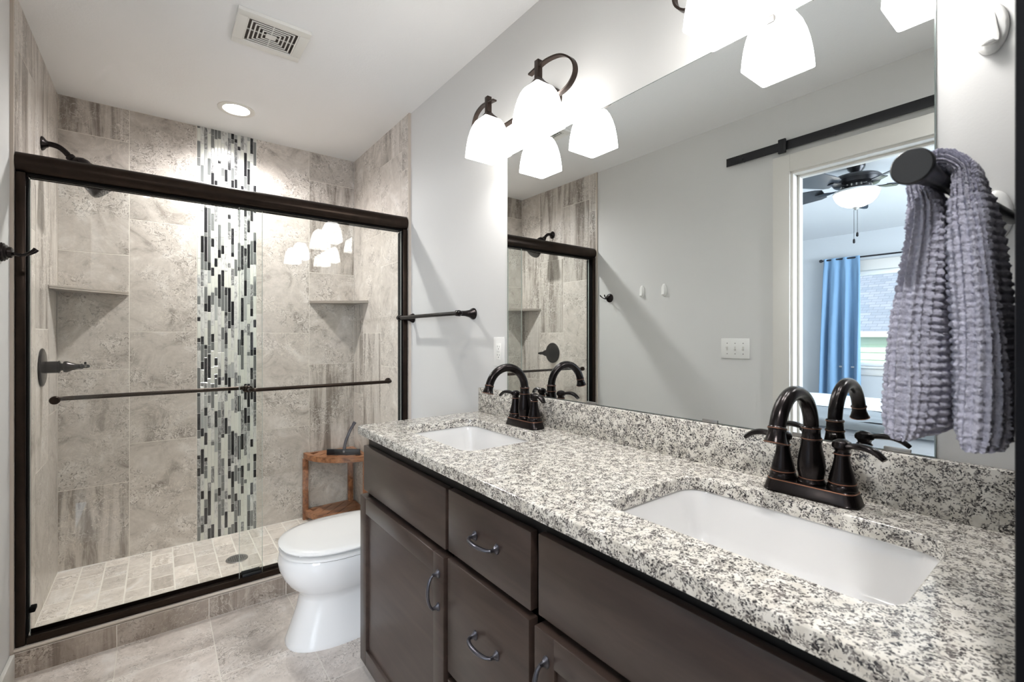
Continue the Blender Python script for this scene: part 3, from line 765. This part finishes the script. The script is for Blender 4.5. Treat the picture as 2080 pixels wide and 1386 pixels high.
def shaker(name, y0, y1, z0, z1, x):
    m = MB(); w = .056; e = .0025
    m.box(x, VF+.0195, y0, y0+w, z0, z1, 0, e); m.box(x, VF+.0195, y1-w, y1, z0, z1, 0, e)
    m.box(x, VF+.0195, y0+w-.002, y1-w+.002, z0, z0+w, 0, e); m.box(x, VF+.0195, y0+w-.002, y1-w+.002, z1-w, z1, 0, e)
    m.box(x+.009, VF+.0195, y0+w-.003, y1-w+.003, z0+w-.003, z1-w+.003)
    return m.build(name, M['espresso'], va)
slab('false_front', 1.045, 1.640, .661, .820)
d = slab('drawer', .7035, 1.031, .665, .822); pull(d, (.861, .747), True, VF)
d = slab('drawer', .703, 1.026, .364, .650, VF-.005); pull(d, (.853, .522), True, VF-.005)
d = slab('drawer', .703, 1.026, .060, .346, VF-.005); pull(d, (.853, .21), True, VF-.005)
slab('false_front', .075, .681, .670, .828)
d = shaker('door', 1.038, 1.647, .057, .645, VF-.010); pull(d, (1.064, .554), False, VF-.010)
d = shaker('door', .078, .681, .057, .654, VF-.010); pull(d, (.645, .560), False, VF-.010)

# granite top with two rounded cut-outs
CUT = ((1.09, 1.535), (.154, .600)); SX0, SX1 = .675, .975
def cut_loop(y0, y1, off, z): return rrect((SX0+SX1)/2, (y0+y1)/2, (SX1-SX0)/2+off, (y1-y0)/2+off, .045+off, z, 8)
def counter():
    e = .003
    mb = MB()
    def outer(off, z):
        x0, x1, y0, y1 = CF+off, XR-.001, CY0, CY1-off
        return [(x0,y0,z),(x1,y0,z),(x1,y1,z),(x0+.012,y1,z),(x0+.004,y1-.004,z),(x0,y1-.012,z)]
    for z, oo, io in ((CT, e, e), (CU, 0, 0)):
        bm = bmesh.new(); loops = [outer(oo, z)] + [cut_loop(a, b, io, z) for a, b in CUT]
        for lp in loops:
            vs = [bm.verts.new(p) for p in lp]
            for i in range(len(vs)): bm.edges.new((vs[i], vs[(i+1) % len(vs)]))
        bmesh.ops.triangle_fill(bm, use_beauty=True, use_dissolve=False, edges=bm.edges[:])
        mb.bm(bm)
    mb.rings([outer(e, CT), outer(.0008, CT-.0012), outer(0, CT-e), outer(0, CU)], 0, True, False, False)
    for a, b in CUT: mb.rings([cut_loop(a,b,e,CT), cut_loop(a,b,.0008,CT-.0012), cut_loop(a,b,0,CT-e), cut_loop(a,b,0,CU)], 0, True, False, False)
    t = thing('countertop', 'speckled white and grey granite top with two sink cut-outs', 'countertop', (.82, .83, CU))
    mb.build('slab', M['granite'], t, angle=50)
    b = MB(); b.box(XR-.0205, XR-.001, CY0, CY1, CT, .9915, 0, .002); b.build('backsplash', M['granite'], t)
counter()
def sink(label, y0, y1):
    cx, cy = (SX0+SX1)/2, (y0+y1)/2; hx, hy = (SX1-SX0)/2, (y1-y0)/2
    t = thing('undermount_sink', label, 'sink', (cx, cy, CU-.13), 'rectangular undermount sinks')
    m = MB()
    L = [(hx+.02,hy+.02,.06,CU-.001),(hx+.004,hy+.004,.05,CU-.001),(hx+.002,hy+.002,.05,CU-.006),(hx-.004,hy-.006,.05,CU-.03),(hx-.014,hy-.022,.032,CU-.08),(hx-.024,hy-.036,.03,CU-.108),(hx-.045,hy-.062,.03,CU-.124),(hx-.09,hy-.14,.03,CU-.130),(.03,.03,.0299,CU-.132)]
    m.rings([rrect(cx, cy, a, b, min(r, a-.0001, b-.0001), z, 8) for a, b, r, z in L], 0, True, False, True)
    L2 = [(a+.012, b+.012, r+.01, z-.012) for a, b, r, z in L[1:]]; L2[0] = (hx+.02,hy+.02,.06,CU-.013)
    m.rings([rrect(cx, cy, L[0][0], L[0][1], .06, CU-.001, 8)] + [rrect(cx, cy, a, b, min(r, a-.0001, b-.0001), z, 8) for a, b, r, z in L2], 0, True, False, True)
    m.build('basin', M['porcelain'], t, angle=60)
    m = MB(); m.lathe([(.022,0),(.024,.002),(.02,.004),(.008,.005),(0,.007)], (cx, cy, CU-.1318), (0,0,1), 24); m.build('drain_stopper', M['bronze'], t)
sink('white rectangular sink at the shower end of the granite top', *CUT[0])
sink('white rectangular sink nearest the viewer, beside the grey towel', *CUT[1])

def faucet(label, yc):
    xc = 1.036; z0 = CT
    t = thing('bathroom_faucet', label, 'faucet', (xc, yc, z0), 'bronze faucets on the vanity')
    m = MB()
    m.rings([rrect(xc, yc, a, b, r, z0+z, 5) for a, b, r, z in ((.031,.085,.022,0),(.0315,.0855,.022,.003),(.030,.084,.021,.005),(.027,.079,.019,.022),(.026,.078,.018,.024),(.024,.076,.016,.027))])
    base = m.build('base_plate', M['bronze'], t)
    m = MB(); n = 48
    ring = rrect(xc, yc, .0258, .0778, .018, z0+.0245, 5); m.tube(ring+[ring[0], ring[1]], .0011, 8); m.build('copper_edge', M['copper'], base)
    # body and spout
    m = MB(); zt = z0+.026
    m.lathe([(.024,0),(.025,.004),(.0215,.010),(.0215,.013),(.0235,.022),(.0245,.036),(.0225,.055),(.0185,.075),(.0170,.086),(.0182,.088),(.0182,.091),(.0165,.094),(.0160,.107),(.0172,.109),(.0172,.112),(.0150,.114)], (xc, yc, zt), (0,0,1), 32)
    m.build('body', M['bronze'], t)
    R = .0775; zc = z0+.134
    pts = [(xc, yc, zt+.112), (xc, yc, zc-.002)] + [(xc-R+R*math.cos(a), yc, zc+R*math.sin(a)) for a in [math.radians(166)*i/26 for i in range(27)]]
    m = MB(); m.tube(pts, .0138, 18)
    a = math.radians(166); e = Vector((xc-R+R*math.cos(a), yc, zc+R*math.sin(a))); dr_ = Vector((-math.sin(a), 0, math.cos(a)))
    m.lathe([(.0138,-.004),(.0155,-.002),(.0155,.001),(.0142,.003),(.0145,.010),(.0175,.020),(.0195,.025),(.018,.027),(.012,.027),(.011,.02)], e, dr_, 28, 0, True)
    sp = m.build('spout', M['bronze'], t)
    def ring_(c, ax, r, par):
        m = MB(); m.lathe([(r-.001,-.001),(r+.0006,-.0006),(r+.0006,.0006),(r-.001,.001)], c, ax, 32); m.build('copper_ring', M['copper'], par)
    ring_((xc,yc,zt+.0897),(0,0,1),.0182,sp); ring_((xc,yc,zt+.1105),(0,0,1),.0172,sp); ring_((xc,yc,zt+.0115),(0,0,1),.0215,sp)
    ring_(e - dr_*.0005, dr_, .0155, sp); ring_(e + dr_*.0255, dr_, .0195, sp)
    for s in (-1, 1):
        y = yc + s*.0525
        m = MB(); m.lathe([(.0245,0),(.0255,.003),(.0235,.010),(.0215,.012),(.0225,.016),(.0205,.026),(.0155,.045),(.0128,.060),(.0125,.066),(.0138,.068),(.0138,.070),(.0115,.073),(.0125,.077),(.0165,.081),(.0170,.086),(.0145,.092),(.008,.096),(0,.097)], (xc, y, zt), (0,0,1), 28)
        hn = m.build('handle', M['bronze'], t)
        m = MB(); p = [(xc-.004, y+s*.006, zt+.085), (xc-.008, y+s*.022, zt+.088), (xc-.012, y+s*.040, zt+.089), (xc-.015, y+s*.056, zt+.084), (xc-.018, y+s*.070, zt+.073)]
        pp = catmull(p, 6); nn = len(pp); m.tube(pp, [.0068+.0036*math.sin(PI*min(1, i/(nn-1)))*1.0 for i in range(nn)], 12, flat=(1.15, .62)); m.build('lever', M['bronze'], hn)
        ring_((xc,y,zt+.0145),(0,0,1),.0228,hn); ring_((xc,y,zt+.069),(0,0,1),.0139,hn)
    m = MB(); m.tube([(xc+.026, yc-.005, z0+.02), (xc+.026, yc-.005, z0+.105)], .0024, 10); m.lathe([(.003,0),(.006,.003),(.0065,.009),(.003,.012),(0,.013)], (xc+.026, yc-.005, z0+.102), (0,0,1), 16); m.build('drain_rod', M['bronze'], t)
    return t
faucet('bronze arched faucet at the sink nearer the shower', 1.281)
faucet('bronze arched faucet at the sink nearest the viewer', .371)

# ------------------------------------------------------------ vanity lights
def fixture(label, yc):
    xs = .9715; zb, zt = 1.877, 2.018
    t = thing('vanity_light', label, 'wall light', (XR, yc, 2.03), 'two-lamp fixtures above the mirror')
    m = MB(); rs = []
    for h, k in ((0,1),(.006,1),(.012,.97),(.02,.88),(.026,.7),(.029,.45),(.030,.2)):
        rs.append([(XR-.0005-h, yc+.112*k*math.cos(2*PI*i/40), 2.035+.066*k*math.sin(2*PI*i/40)) for i in range(40)])
    m.rings(rs); m.build('canopy', M['fixture'], t)
    for s in (-1, 1):
        y = yc + s*.1425
        # flat band: stub inside the stem, loop outward, back along the wall to the canopy
        pts = catmull([(xs, y-s*.042, 2.070), (xs, y-s*.012, 2.074), (xs+.004, y+s*.04, 2.082), (xs+.012, y+s*.095, 2.074), (xs+.022, y+s*.133, 2.045), (xs+.030, y+s*.136, 2.012), (xs+.036, y+s*.105, 1.987), (xs+.046, y+s*.05, 1.985), (xs+.066, y-s*.02, 2.005), (xs+.095, y-s*.075, 2.028), (xs+.112, y-s*.10, 2.034)], 7)
        m = MB(); rs = []
        for i, p in enumerate(pts):
            dd = (pts[min(i+1, len(pts)-1)] - pts[max(i-1, 0)]).normalized(); w = Vector((1,0,0)); nrm = dd.cross(w).normalized(); w = nrm.cross(dd).normalized()
            rs.append([p+w*a+nrm*b for a, b in ((-.0085,-.0028),(.0085,-.0028),(.0085,.0028),(-.0085,.0028))])
        m.rings(rs); m.build('arm', M['fixture'], t, angle=40)
        m = MB(); m.box(xs-.0095, xs+.0095, y-.0095, y+.0095, zt+.012, 2.098, 0, .0012)
        m.rings([[(xs+a*c, y+b*c, z) for a, b in ((-1,-1),(1,-1),(1,1),(-1,1))] for c, z in ((.026, zt-.004), (.024, zt+.004), (.016, zt+.012), (.0098, zt+.022))])
        m.build('stem', M['fixture'], t)
        # square bell shade, open below
        def sq(c, z, r=.12):
            return rrect(xs, y, c, c, c*r, z, 3)
        prof = [(.0635,zb),(.0625,zb+.018),(.0600,zb+.045),(.0560,zb+.072),(.0500,zb+.098),(.0425,zb+.120),(.0345,zb+.1345),(.024,zb+.141)]
        m = MB(); m.rings([sq(c, z) for c, z in prof] , 0, True, False, True)
        sh = m.build('lamp_shade', M['shade'], t, angle=30)
        l = light('lamp_bulb', 'AREA', (0,0,0), 0.55, (1.0, .985, .965), shape='DISK', size=.085, spread=math.radians(165)); l.parent = t; l.location = Vector((xs, y, zb+.012)) - Vector((XR, yc, 2.03))
    return t
fixture('bronze two-lamp wall light over the sink nearer the shower', 1.274)
fixture('bronze two-lamp wall light over the sink nearest the viewer', .372)

# ------------------------------------------------------------ toilet (faces the left wall)
TC = 1.975
KZ = .925
tl = thing('toilet', 'white toilet with closed lid between vanity and shower', 'toilet', (.72, TC, 0))
def egg(xf, xbk, hw, z, n=44, p=2.2, xw=None):
    xw = xw if xw is not None else xf+.22
    out = []
    for i in range(n):
        a = 2*PI*i/n; c, s_ = math.cos(a), math.sin(a)
        if c >= 0: x = xw-(xw-xf)*abs(c)**.92
        else: x = xw+(xbk-xw)*abs(c)**(.55)
        out.append((x, TC+hw*math.copysign(abs(s_)**.86, s_), z*KZ))
    return out
m = MB()
m.rings([egg(.396,.95,.128,0,xw=.60), egg(.394,.95,.130,.008,xw=.60), egg(.398,.95,.128,.02,xw=.60), egg(.418,.95,.118,.08,xw=.60), egg(.437,.95,.112,.14,xw=.60), egg(.447,.95,.112,.19,xw=.60), egg(.442,.95,.120,.215,xw=.60), egg(.425,.94,.137,.235,xw=.60), egg(.404,.93,.154,.258,xw=.60), egg(.385,.92,.168,.29,xw=.6), egg(.373,.91,.178,.325,xw=.6), egg(.370,.90,.183,.35,xw=.6), egg(.375,.89,.185,.375,xw=.6), egg(.383,.88,.182,.388,xw=.6)])
m.build('bowl', M['porcelain'], tl, angle=60)
m = MB()
m.rings([egg(.380,.83,.186,.391,xw=.6), egg(.374,.83,.190,.394,xw=.6), egg(.374,.83,.190,.403,xw=.6), egg(.382,.83,.183,.4065,xw=.6)]); m.build('seat', M['seat'], tl, angle=50)
m = MB()
m.rings([egg(.382,.835,.184,.418,xw=.6), egg(.374,.84,.190,.4198,xw=.6), egg(.372,.84,.192,.425,xw=.6), egg(.377,.838,.188,.431,xw=.6), egg(.40,.82,.165,.4355,xw=.6), egg(.47,.76,.10,.4385,xw=.6)])
for y in (-.09, .09): m.box(.42, .45, TC+y-.02, TC+y+.02, .4085*KZ, .4185*KZ)
m.build('lid', M['seat'], tl, angle=50)
m = MB(); rs = [rrect(.98, TC, hx, hy, .03, z, 6) for hx, hy, z in ((.085,.165,.389),(.098,.185,.42),(.105,.20,.52),(.108,.21,.62))]; m.rings(rs); m.build('tank', M['porcelain'], tl, angle=60)
m = MB(); m.rings([rrect(.982, TC, hx, hy, .03, z, 6) for hx, hy, z in ((.11,.214,.621),(.113,.219,.626),(.113,.219,.645),(.108,.213,.653))]); m.build('tank_lid', M['porcelain'], tl, angle=50)

# ------------------------------------------------------------ tall cabinet and towel at the near end
tc = thing('tall_cabinet', 'near-black tall cabinet closing the near end of the vanity', 'cabinet', (.83, -.23, 0))
m = MB(); m.box(.565, XR-.002, -.50, .0505, .09, 2.13); m.box(.60, XR-.002, -.50, .0505, 0, .09); m.build('body', M['navy_panel'], tc, smooth=False)
for z0, z1 in ((.10, 2.12),):
    m = MB(); m.box(.55, .5645, -.495, .0505, z0, z1, 0, .003); d = m.build('door', M['navy_panel'], tc)
m = MB(); m.box(.545, XR-.002, -.505, .0505, 2.131, 2.17, 0, .004); m.build('crown', M['navy_panel'], tc)

A, B = Vector((.612, .1245, 1.380)), Vector((.985, .0925, 1.380))
hb = thing('towel_holder', 'matte black towel arm with a round end at the near end of the vanity', 'towel holder', B)
u = (B-A).normalized()
m = MB(); m.tube([A, B], .0085, 18); m.build('arm', M['black_knob'], hb)
m = MB(); m.lathe([(0,-.012),(.0165,-.012),(.018,-.0105),(.018,-.006),(.0165,-.003),(.0125,.02),(.0095,.05),(.0085,.06)], A, u, 36); m.build('end_knob', M['black_knob'], hb)
m = MB(); m.tube([B, B-Vector((0, B.y-.0515, 0))], .008, 16); m.lathe([(.022,0),(.022,.005),(.012,.009)], (B.x, .0512, B.z), (0,1,0), 28); m.build('bracket', M['black_knob'], hb)

def towel():
    t = NT('grey_chenille'); v = t.coord()
    n = t.noise(v, 210, 4, .7); n2 = t.noise(v, 30, 3)
    c = t.mix(n, srgb(150,149,166), srgb(216,215,228)); c = t.mix(t.math('MULTIPLY', n2, .5), c, srgb(172,171,193))
    t.bump(n, .8, .004); t.set(c, .95, 0, **{'Sheen Weight': .35})
    # path of the cloth in the plane across the arm: down one side, over the arm, down the other
    half = []   # (offset across, z, half thickness, x range)
    ztop = 1.402
    def x_rng(z):   # the cloth is gathered at the arm and spreads below
        k = min(1, max(0, (ztop-z)/.30)); return (.672-.012*k, .745+.135*k)
    left = [(.170,1.092),(.169,1.15),(.164,1.21),(.157,1.27),(.151,1.32),(.147,1.36),(.146,1.386)]
    right = [(.1005,1.391),(.098,1.37),(.0945,1.33),(.092,1.27),(.090,1.21),(.089,1.15),(.089,1.09)]
    thick = [.021,.0245,.021,.0185,.016,.0125,.0085]
    P = []
    for (y, z), h in zip(left, thick): P.append((y-h, z, h))
    P.append((.119, 1.4045, .0105))
    for (y, z), h in zip(right, [.009,.0125,.017,.0195,.0205,.0225,.0225]): P.append((y, z, h))
    cen = catmull([(0, p[0], p[1]) for p in P], 40); hs = catmull([(p[2],0,0) for p in P], 40)
    m = MB(); rs = []; L = 0
    n = 110
    for i, c in enumerate(cen):
        if i: L += (cen[i]-cen[i-1]).length
        dd = (cen[min(i+1,len(cen)-1)]-cen[max(i-1,0)]).normalized(); nr = Vector((0, -dd.z, dd.y))
        x0, x1 = x_rng(c.z); h = max(hs[i].x, .007)
        e = min(i, len(cen)-1-i); endk = min(1.0, .55+.45*math.sqrt(min(1, e/16)))
        rib = .0024*(abs(math.sin(PI*L/.0088))-.55)
        ring = []
        for k in range(n):
            a = 2*PI*k/n; ca, sa = math.cos(a), math.sin(a)
            ex = math.copysign(abs(ca)**.6, ca); ey = math.copysign(abs(sa)**.8, sa)
            sk = .0020*math.sin(k*2*PI/5)+.0010*rnd.uniform(-1,1)
            fold = .006*math.sin(5.5*(ex+1.2)+2.2*c.z*6)*(1-abs(ey)*.2)
            if ca < -.5: sk *= 1.5
            rb = rib*(.55 if ca < -.6 else 1.25)
            X = (x0+x1)/2 + ex*((x1-x0)/2 + rb + (sk if ca < -.5 else 0)) ; off = ey*(h*endk + (rb + sk)*(.5 if c.z > 1.36 else 1)) + fold*(0 if c.z > 1.36 else .5 if c.z > 1.33 else 1)*.6
            # skew with the arm
            sy = -(X-.672)*(.045 if i < len(cen)*.45 else 0)
            ring.append((X, c.y+nr.y*off+sy, c.z+nr.z*off))
        rs.append(ring)
    m.rings(rs)
    o = m.build('hand_towel', t.m, None, (.76, .12, 1.10), True, 80)
    tag(o, 'grey ribbed chenille hand towel hanging over the black towel arm', 'towel')
towel()

# ------------------------------------------------------------ bedroom seen in the mirror
fx, fy = -1.775, 1.137
fan = thing('ceiling_fan', 'dark ceiling fan with a lit glass bowl, seen through the doorway', 'ceiling fan', (fx, fy, H))
dk = plain('dark_fan_motor', (34,33,36), .3, .4)
m = MB(); m.lathe([(.055,0),(.055,-.012),(.05,-.03),(.030,-.055),(.028,-.068)], (fx,fy,H), (0,0,1), 36); m.build('canopy', dk, fan)
m = MB(); m.lathe([(.03,-.062),(.07,-.066),(.135,-.085),(.15,-.10),(.148,-.112),(.15,-.116),(.135,-.14),(.09,-.148),(.088,-.165),(.10,-.168),(.10,-.176),(.06,-.178)], (fx,fy,H), (0,0,1), 40); m.build('motor', dk, fan)
sv = plain('fan_nickel', (190,186,180), .3, .6)
m = MB()
for i in range(20):
    a = 2*PI*i/20; m.box(fx+.089*math.cos(a)-.004, fx+.089*math.cos(a)+.004, fy+.089*math.sin(a)-.004, fy+.089*math.sin(a)+.004, H-.164, H-.149)
m.build('vent_ring', sv, fan)
bl = plain('fan_blade', (58,62,68), .35)
for k in range(5):
    a = math.radians(-52+72*k); ca, sa = math.cos(a), math.sin(a)
    def P(r, w, z): return (fx+r*ca-w*sa, fy+r*sa+w*ca, z)
    m = MB(); rs = []
    for r_, w in ((.20,.045),(.24,.06),(.40,.075),(.56,.080),(.63,.073),(.66,.05)):
        rs.append([P(r_, s*w, H-.155-s*w*.36+dz) for s, dz in ((-1,-.003),(1,-.003),(1,.003),(-1,.003))])
    m.rings(rs); b = m.build('blade', bl, fan, angle=30)
    m = MB(); m.rings([[P(r_, s*w, H-.163+dz) for s, dz in ((-1,-.003),(1,-.003),(1,.003),(-1,.003))] for r_, w in ((.09,.012),(.15,.012),(.19,.035),(.25,.028))]); m.build('blade_iron', dk, b)
m = MB(); m.lathe([(.06,-.178),(.132,-.186),(.14,-.194),(.14,-.202),(.134,-.204)], (fx,fy,H), (0,0,1), 40); lk = m.build('light_kit', M['white_plastic'], fan)
m = MB(); m.lathe([(.136,-.203),(.132,-.222),(.118,-.25),(.095,-.275),(.06,-.293),(.02,-.300),(0,-.301)], (fx,fy,H), (0,0,1), 40); m.build('glass_bowl', M['fan_bowl'], fan)
m = MB(); m.lathe([(.02,-.299),(.022,-.304),(.012,-.316),(.006,-.322),(0,-.323)], (fx,fy,H), (0,0,1), 20); m.build('finial', sv, fan)
for dy, zl in ((.012, .545), (-.008, .50)):
    m = MB(); m.tube([(fx, fy+dy, H-.31), (fx, fy+dy, H-zl+.02)], .0013, 6); m.lathe([(.0015,.0),(.007,-.008),(.008,-.028),(.004,-.034),(0,-.035)], (fx, fy+dy, H-zl+.02), (0,0,1), 12); m.build('pull_chain', dk, fan)
l = light('fan_lamp', 'POINT', (0,0,0), 9, (1,.97,.92), shadow_soft_size=.05); l.parent = fan; l.location = (0, 0, -.245)

# curtain and rod
rod = thing('curtain_rod', 'dark curtain rod above the bedroom window', 'curtain rod', (BX+.08, .9, 2.138))
m = MB(); m.tube([(BX+.085, -.35, 2.138), (BX+.085, 2.20, 2.138)], .009, 14); m.lathe([(.009,0),(.016,.004),(.02,.016),(.016,.028),(.006,.034),(0,.035)], (BX+.085, 2.20, 2.138), (0,1,0), 20); m.build('pole', M['black_metal'], rod)
for y in (2.17, -.3):
    m = MB(); m.tube([(BX, y, 2.138), (BX+.085, y, 2.138)], .006, 12); m.lathe([(.022,0),(.02,.005)], (BX, y, 2.138), (1,0,0), 20); m.build('bracket', M['black_metal'], rod)
def curtain():
    t = NT('blue_curtain_cloth'); v = t.coord('Object', (300, 300, 300)); t.bump(t.noise(v, 1, 2), .1, .002)
    t.set(srgb(112,147,178), .8, 0, **{'Sheen Weight': .3})
    m = MB(); n = 130; rows = 26; rs = []
    for j in range(rows+1):
        f = j/rows; z = 2.155-(2.155-.03)*f
        ya, yb = 2.185+.055*f, 1.815-.03*f*(1-f)
        row = []
        for i in range(n+1):
            s_ = i/n; y = ya+(yb-ya)*s_
            amp = .014+.034*min(1, f*2.2)
            ph = s_*2*PI*(3.7)+1.3*math.sin(5*s_+f*1.1)+.5*math.sin(11*s_)
            x = BX+.088 + amp*math.sin(ph)+.006*math.sin(ph*2.1+1) + .004*math.sin(17*s_+6*f)
            if f < .045: x = BX+.088+.013*math.sin(ph)
            row.append((x, y, z))
        rs.append(row)
    front = rs; back = [[(x-.004, y, z) for x, y, z in r] for r in rs]
    m.rings(front, 0, False, False, False); m.rings([r[::-1] for r in back], 0, False, False, False)
    for A_, B_ in ((front[0], back[0]), (back[-1], front[-1])): m.rings([A_, B_], 0, False, False, False)
    for q in (0, -1): m.rings([[r[q] for r in front], [r[q] for r in back]], 0, False, False, False)
    o = m.build('curtain', t.m, None, (BX+.088, 2.0, .03), True, 60)
    tag(o, 'blue pleated curtain on the dark rod beside the bedroom window', 'curtain')
curtain()

# bed
bd = thing('bed', 'bed with white sheets in the bedroom, seen through the doorway', 'bed', (-2.1, 1.2, 0))
bx0, bx1, by0, by1 = -3.08, -1.12, .25, 2.35
m = MB(); m.box(bx0+.03, bx1-.03, by0+.03, by1-.03, .12, .33, 0, .01)
for x in (bx0+.08, bx1-.12):
    for y in (by0+.08, by1-.12): m.box(x, x+.05, y, y+.05, 0, .12)
m.build('base', M['espresso_dark'], bd)
def soft(name, x0, x1, y0, y1, z0, z1, mat, parent, amp, r=.06, seed=3):
    m = MB(); nx, ny = 40, 40; R = random.Random(seed); ph = [R.uniform(0, 6.3) for _ in range(8)]
    def wr(x, y): return amp*(math.sin(9*x+4*y+ph[0])+.7*math.sin(-6*x+13*y+ph[1])+.5*math.sin(21*x+9*y+ph[2])+.4*math.sin(17*x-19*y+ph[3]))
    rs = []
    prof = [(z0, 0), (z1-r, 0)] + [(z1-r+r*math.sin(a), r-r*math.cos(a)) for a in (.35,.7,1.05,1.4)] + [(z1, r+.06*k) for k in range(1, 1)]
    for z, ins in prof: rs.append([(x, y, z + (wr(x,y) if z > z1-r*.7 else 0)) for x, y, _ in rrect((x0+x1)/2,(y0+y1)/2,(x1-x0)/2-ins,(y1-y0)/2-ins,max(.05-ins*.3,.01),z,5)])
    # top grid
    m.rings(rs, 0, True, True, False)
    ins = prof[-1][1]; gx0, gx1, gy0, gy1 = x0+ins, x1-ins, y0+ins, y1-ins
    k = len(m.v)
    for i in range(nx+1):
        for j in range(ny+1):
            x, y = gx0+(gx1-gx0)*i/nx, gy0+(gy1-gy0)*j/ny; m.v.append((x, y, z1+wr(x,y)-.0005))
    for i in range(nx):
        for j in range(ny): m.f.append((k+i*(ny+1)+j, k+(i+1)*(ny+1)+j, k+(i+1)*(ny+1)+j+1, k+i*(ny+1)+j+1)); m.m.append(0)
    return m.build(name, mat, parent, angle=70)
soft('mattress', bx0, bx1, by0, by1, .33, .645, plain('white_bed_sheet', (216,222,230), .8), bd, .002, .06, 5)
bk = soft('blanket', -1.72, bx1+.03, by0-.03, by1+.03, .653, .70, plain('grey_blanket', (138,144,148), .85), None, .0065, .03, 9)
tag(bk, 'rumpled grey blanket over the near half of the bed', 'blanket')

# ------------------------------------------------------------ neighbour's house outside the bedroom window
hs = thing('neighbour_house', 'pale green house with a grey shingle roof outside the bedroom window', 'house', (-10, 1, -3))
def shingles():
    t = NT('grey_shingles'); v = t.coord('Generated', (1,1,1))
    uv = t.coord('Object', (1,1,1))
    sw_ = t.n('ShaderNodeMapping'); sw_.inputs['Rotation'].default_value = (0, 0, PI/2); t.l(uv, sw_.inputs[0])
    br = t.n('ShaderNodeTexBrick'); br.inputs['Scale'].default_value = 1; br.inputs['Brick Width'].default_value = .20; br.inputs['Row Height'].default_value = .085; br.inputs['Mortar Size'].default_value = .006
    br.inputs['Color1'].default_value = srgb(124,132,146); br.inputs['Color2'].default_value = srgb(142,147,160); br.inputs['Mortar'].default_value = srgb(112,118,130)
    t.l(sw_.outputs[0], br.inputs['Vector']); return t.set(br.outputs[0], .9)
m = MB(); m.box(-16.9, -9.95, -7, 9, -3, 1.20); m.box(-9.95,-9.935,-7,9,-3,1.2)
for k in range(26): # lap siding
    z = 1.2-.16*k; m.rings([[(-9.935, y, z), (-9.90, y, z-.16), (-9.935, y, z-.16)] for y in (-7, 9)])
m.build('siding', plain('pale_green_siding', (214,228,206), .7), hs, smooth=False)
m = MB(); m.rings([[(-9.75, y, 1.30), (-13.4, y, 4.05), (-17.1, y, 1.30), (-17.1, y, 1.2), (-13.4, y, 3.93), (-9.75, y, 1.2)] for y in (-7.4, 9.4)]); m.build('roof', shingles(), hs, smooth=False)
m = MB(); m.box(-9.74, -9.65, -7.4, 9.4, 1.2, 1.32, 0, .01); m.build('gutter', M['white_plastic'], hs)
m = MB(); m.box(-40, BX-.3, -25, 25, -3.1, -3.0); struct(m.build('ground', plain('lawn', (96,112,76), .95), smooth=False), 'lawn outside', 'ground')
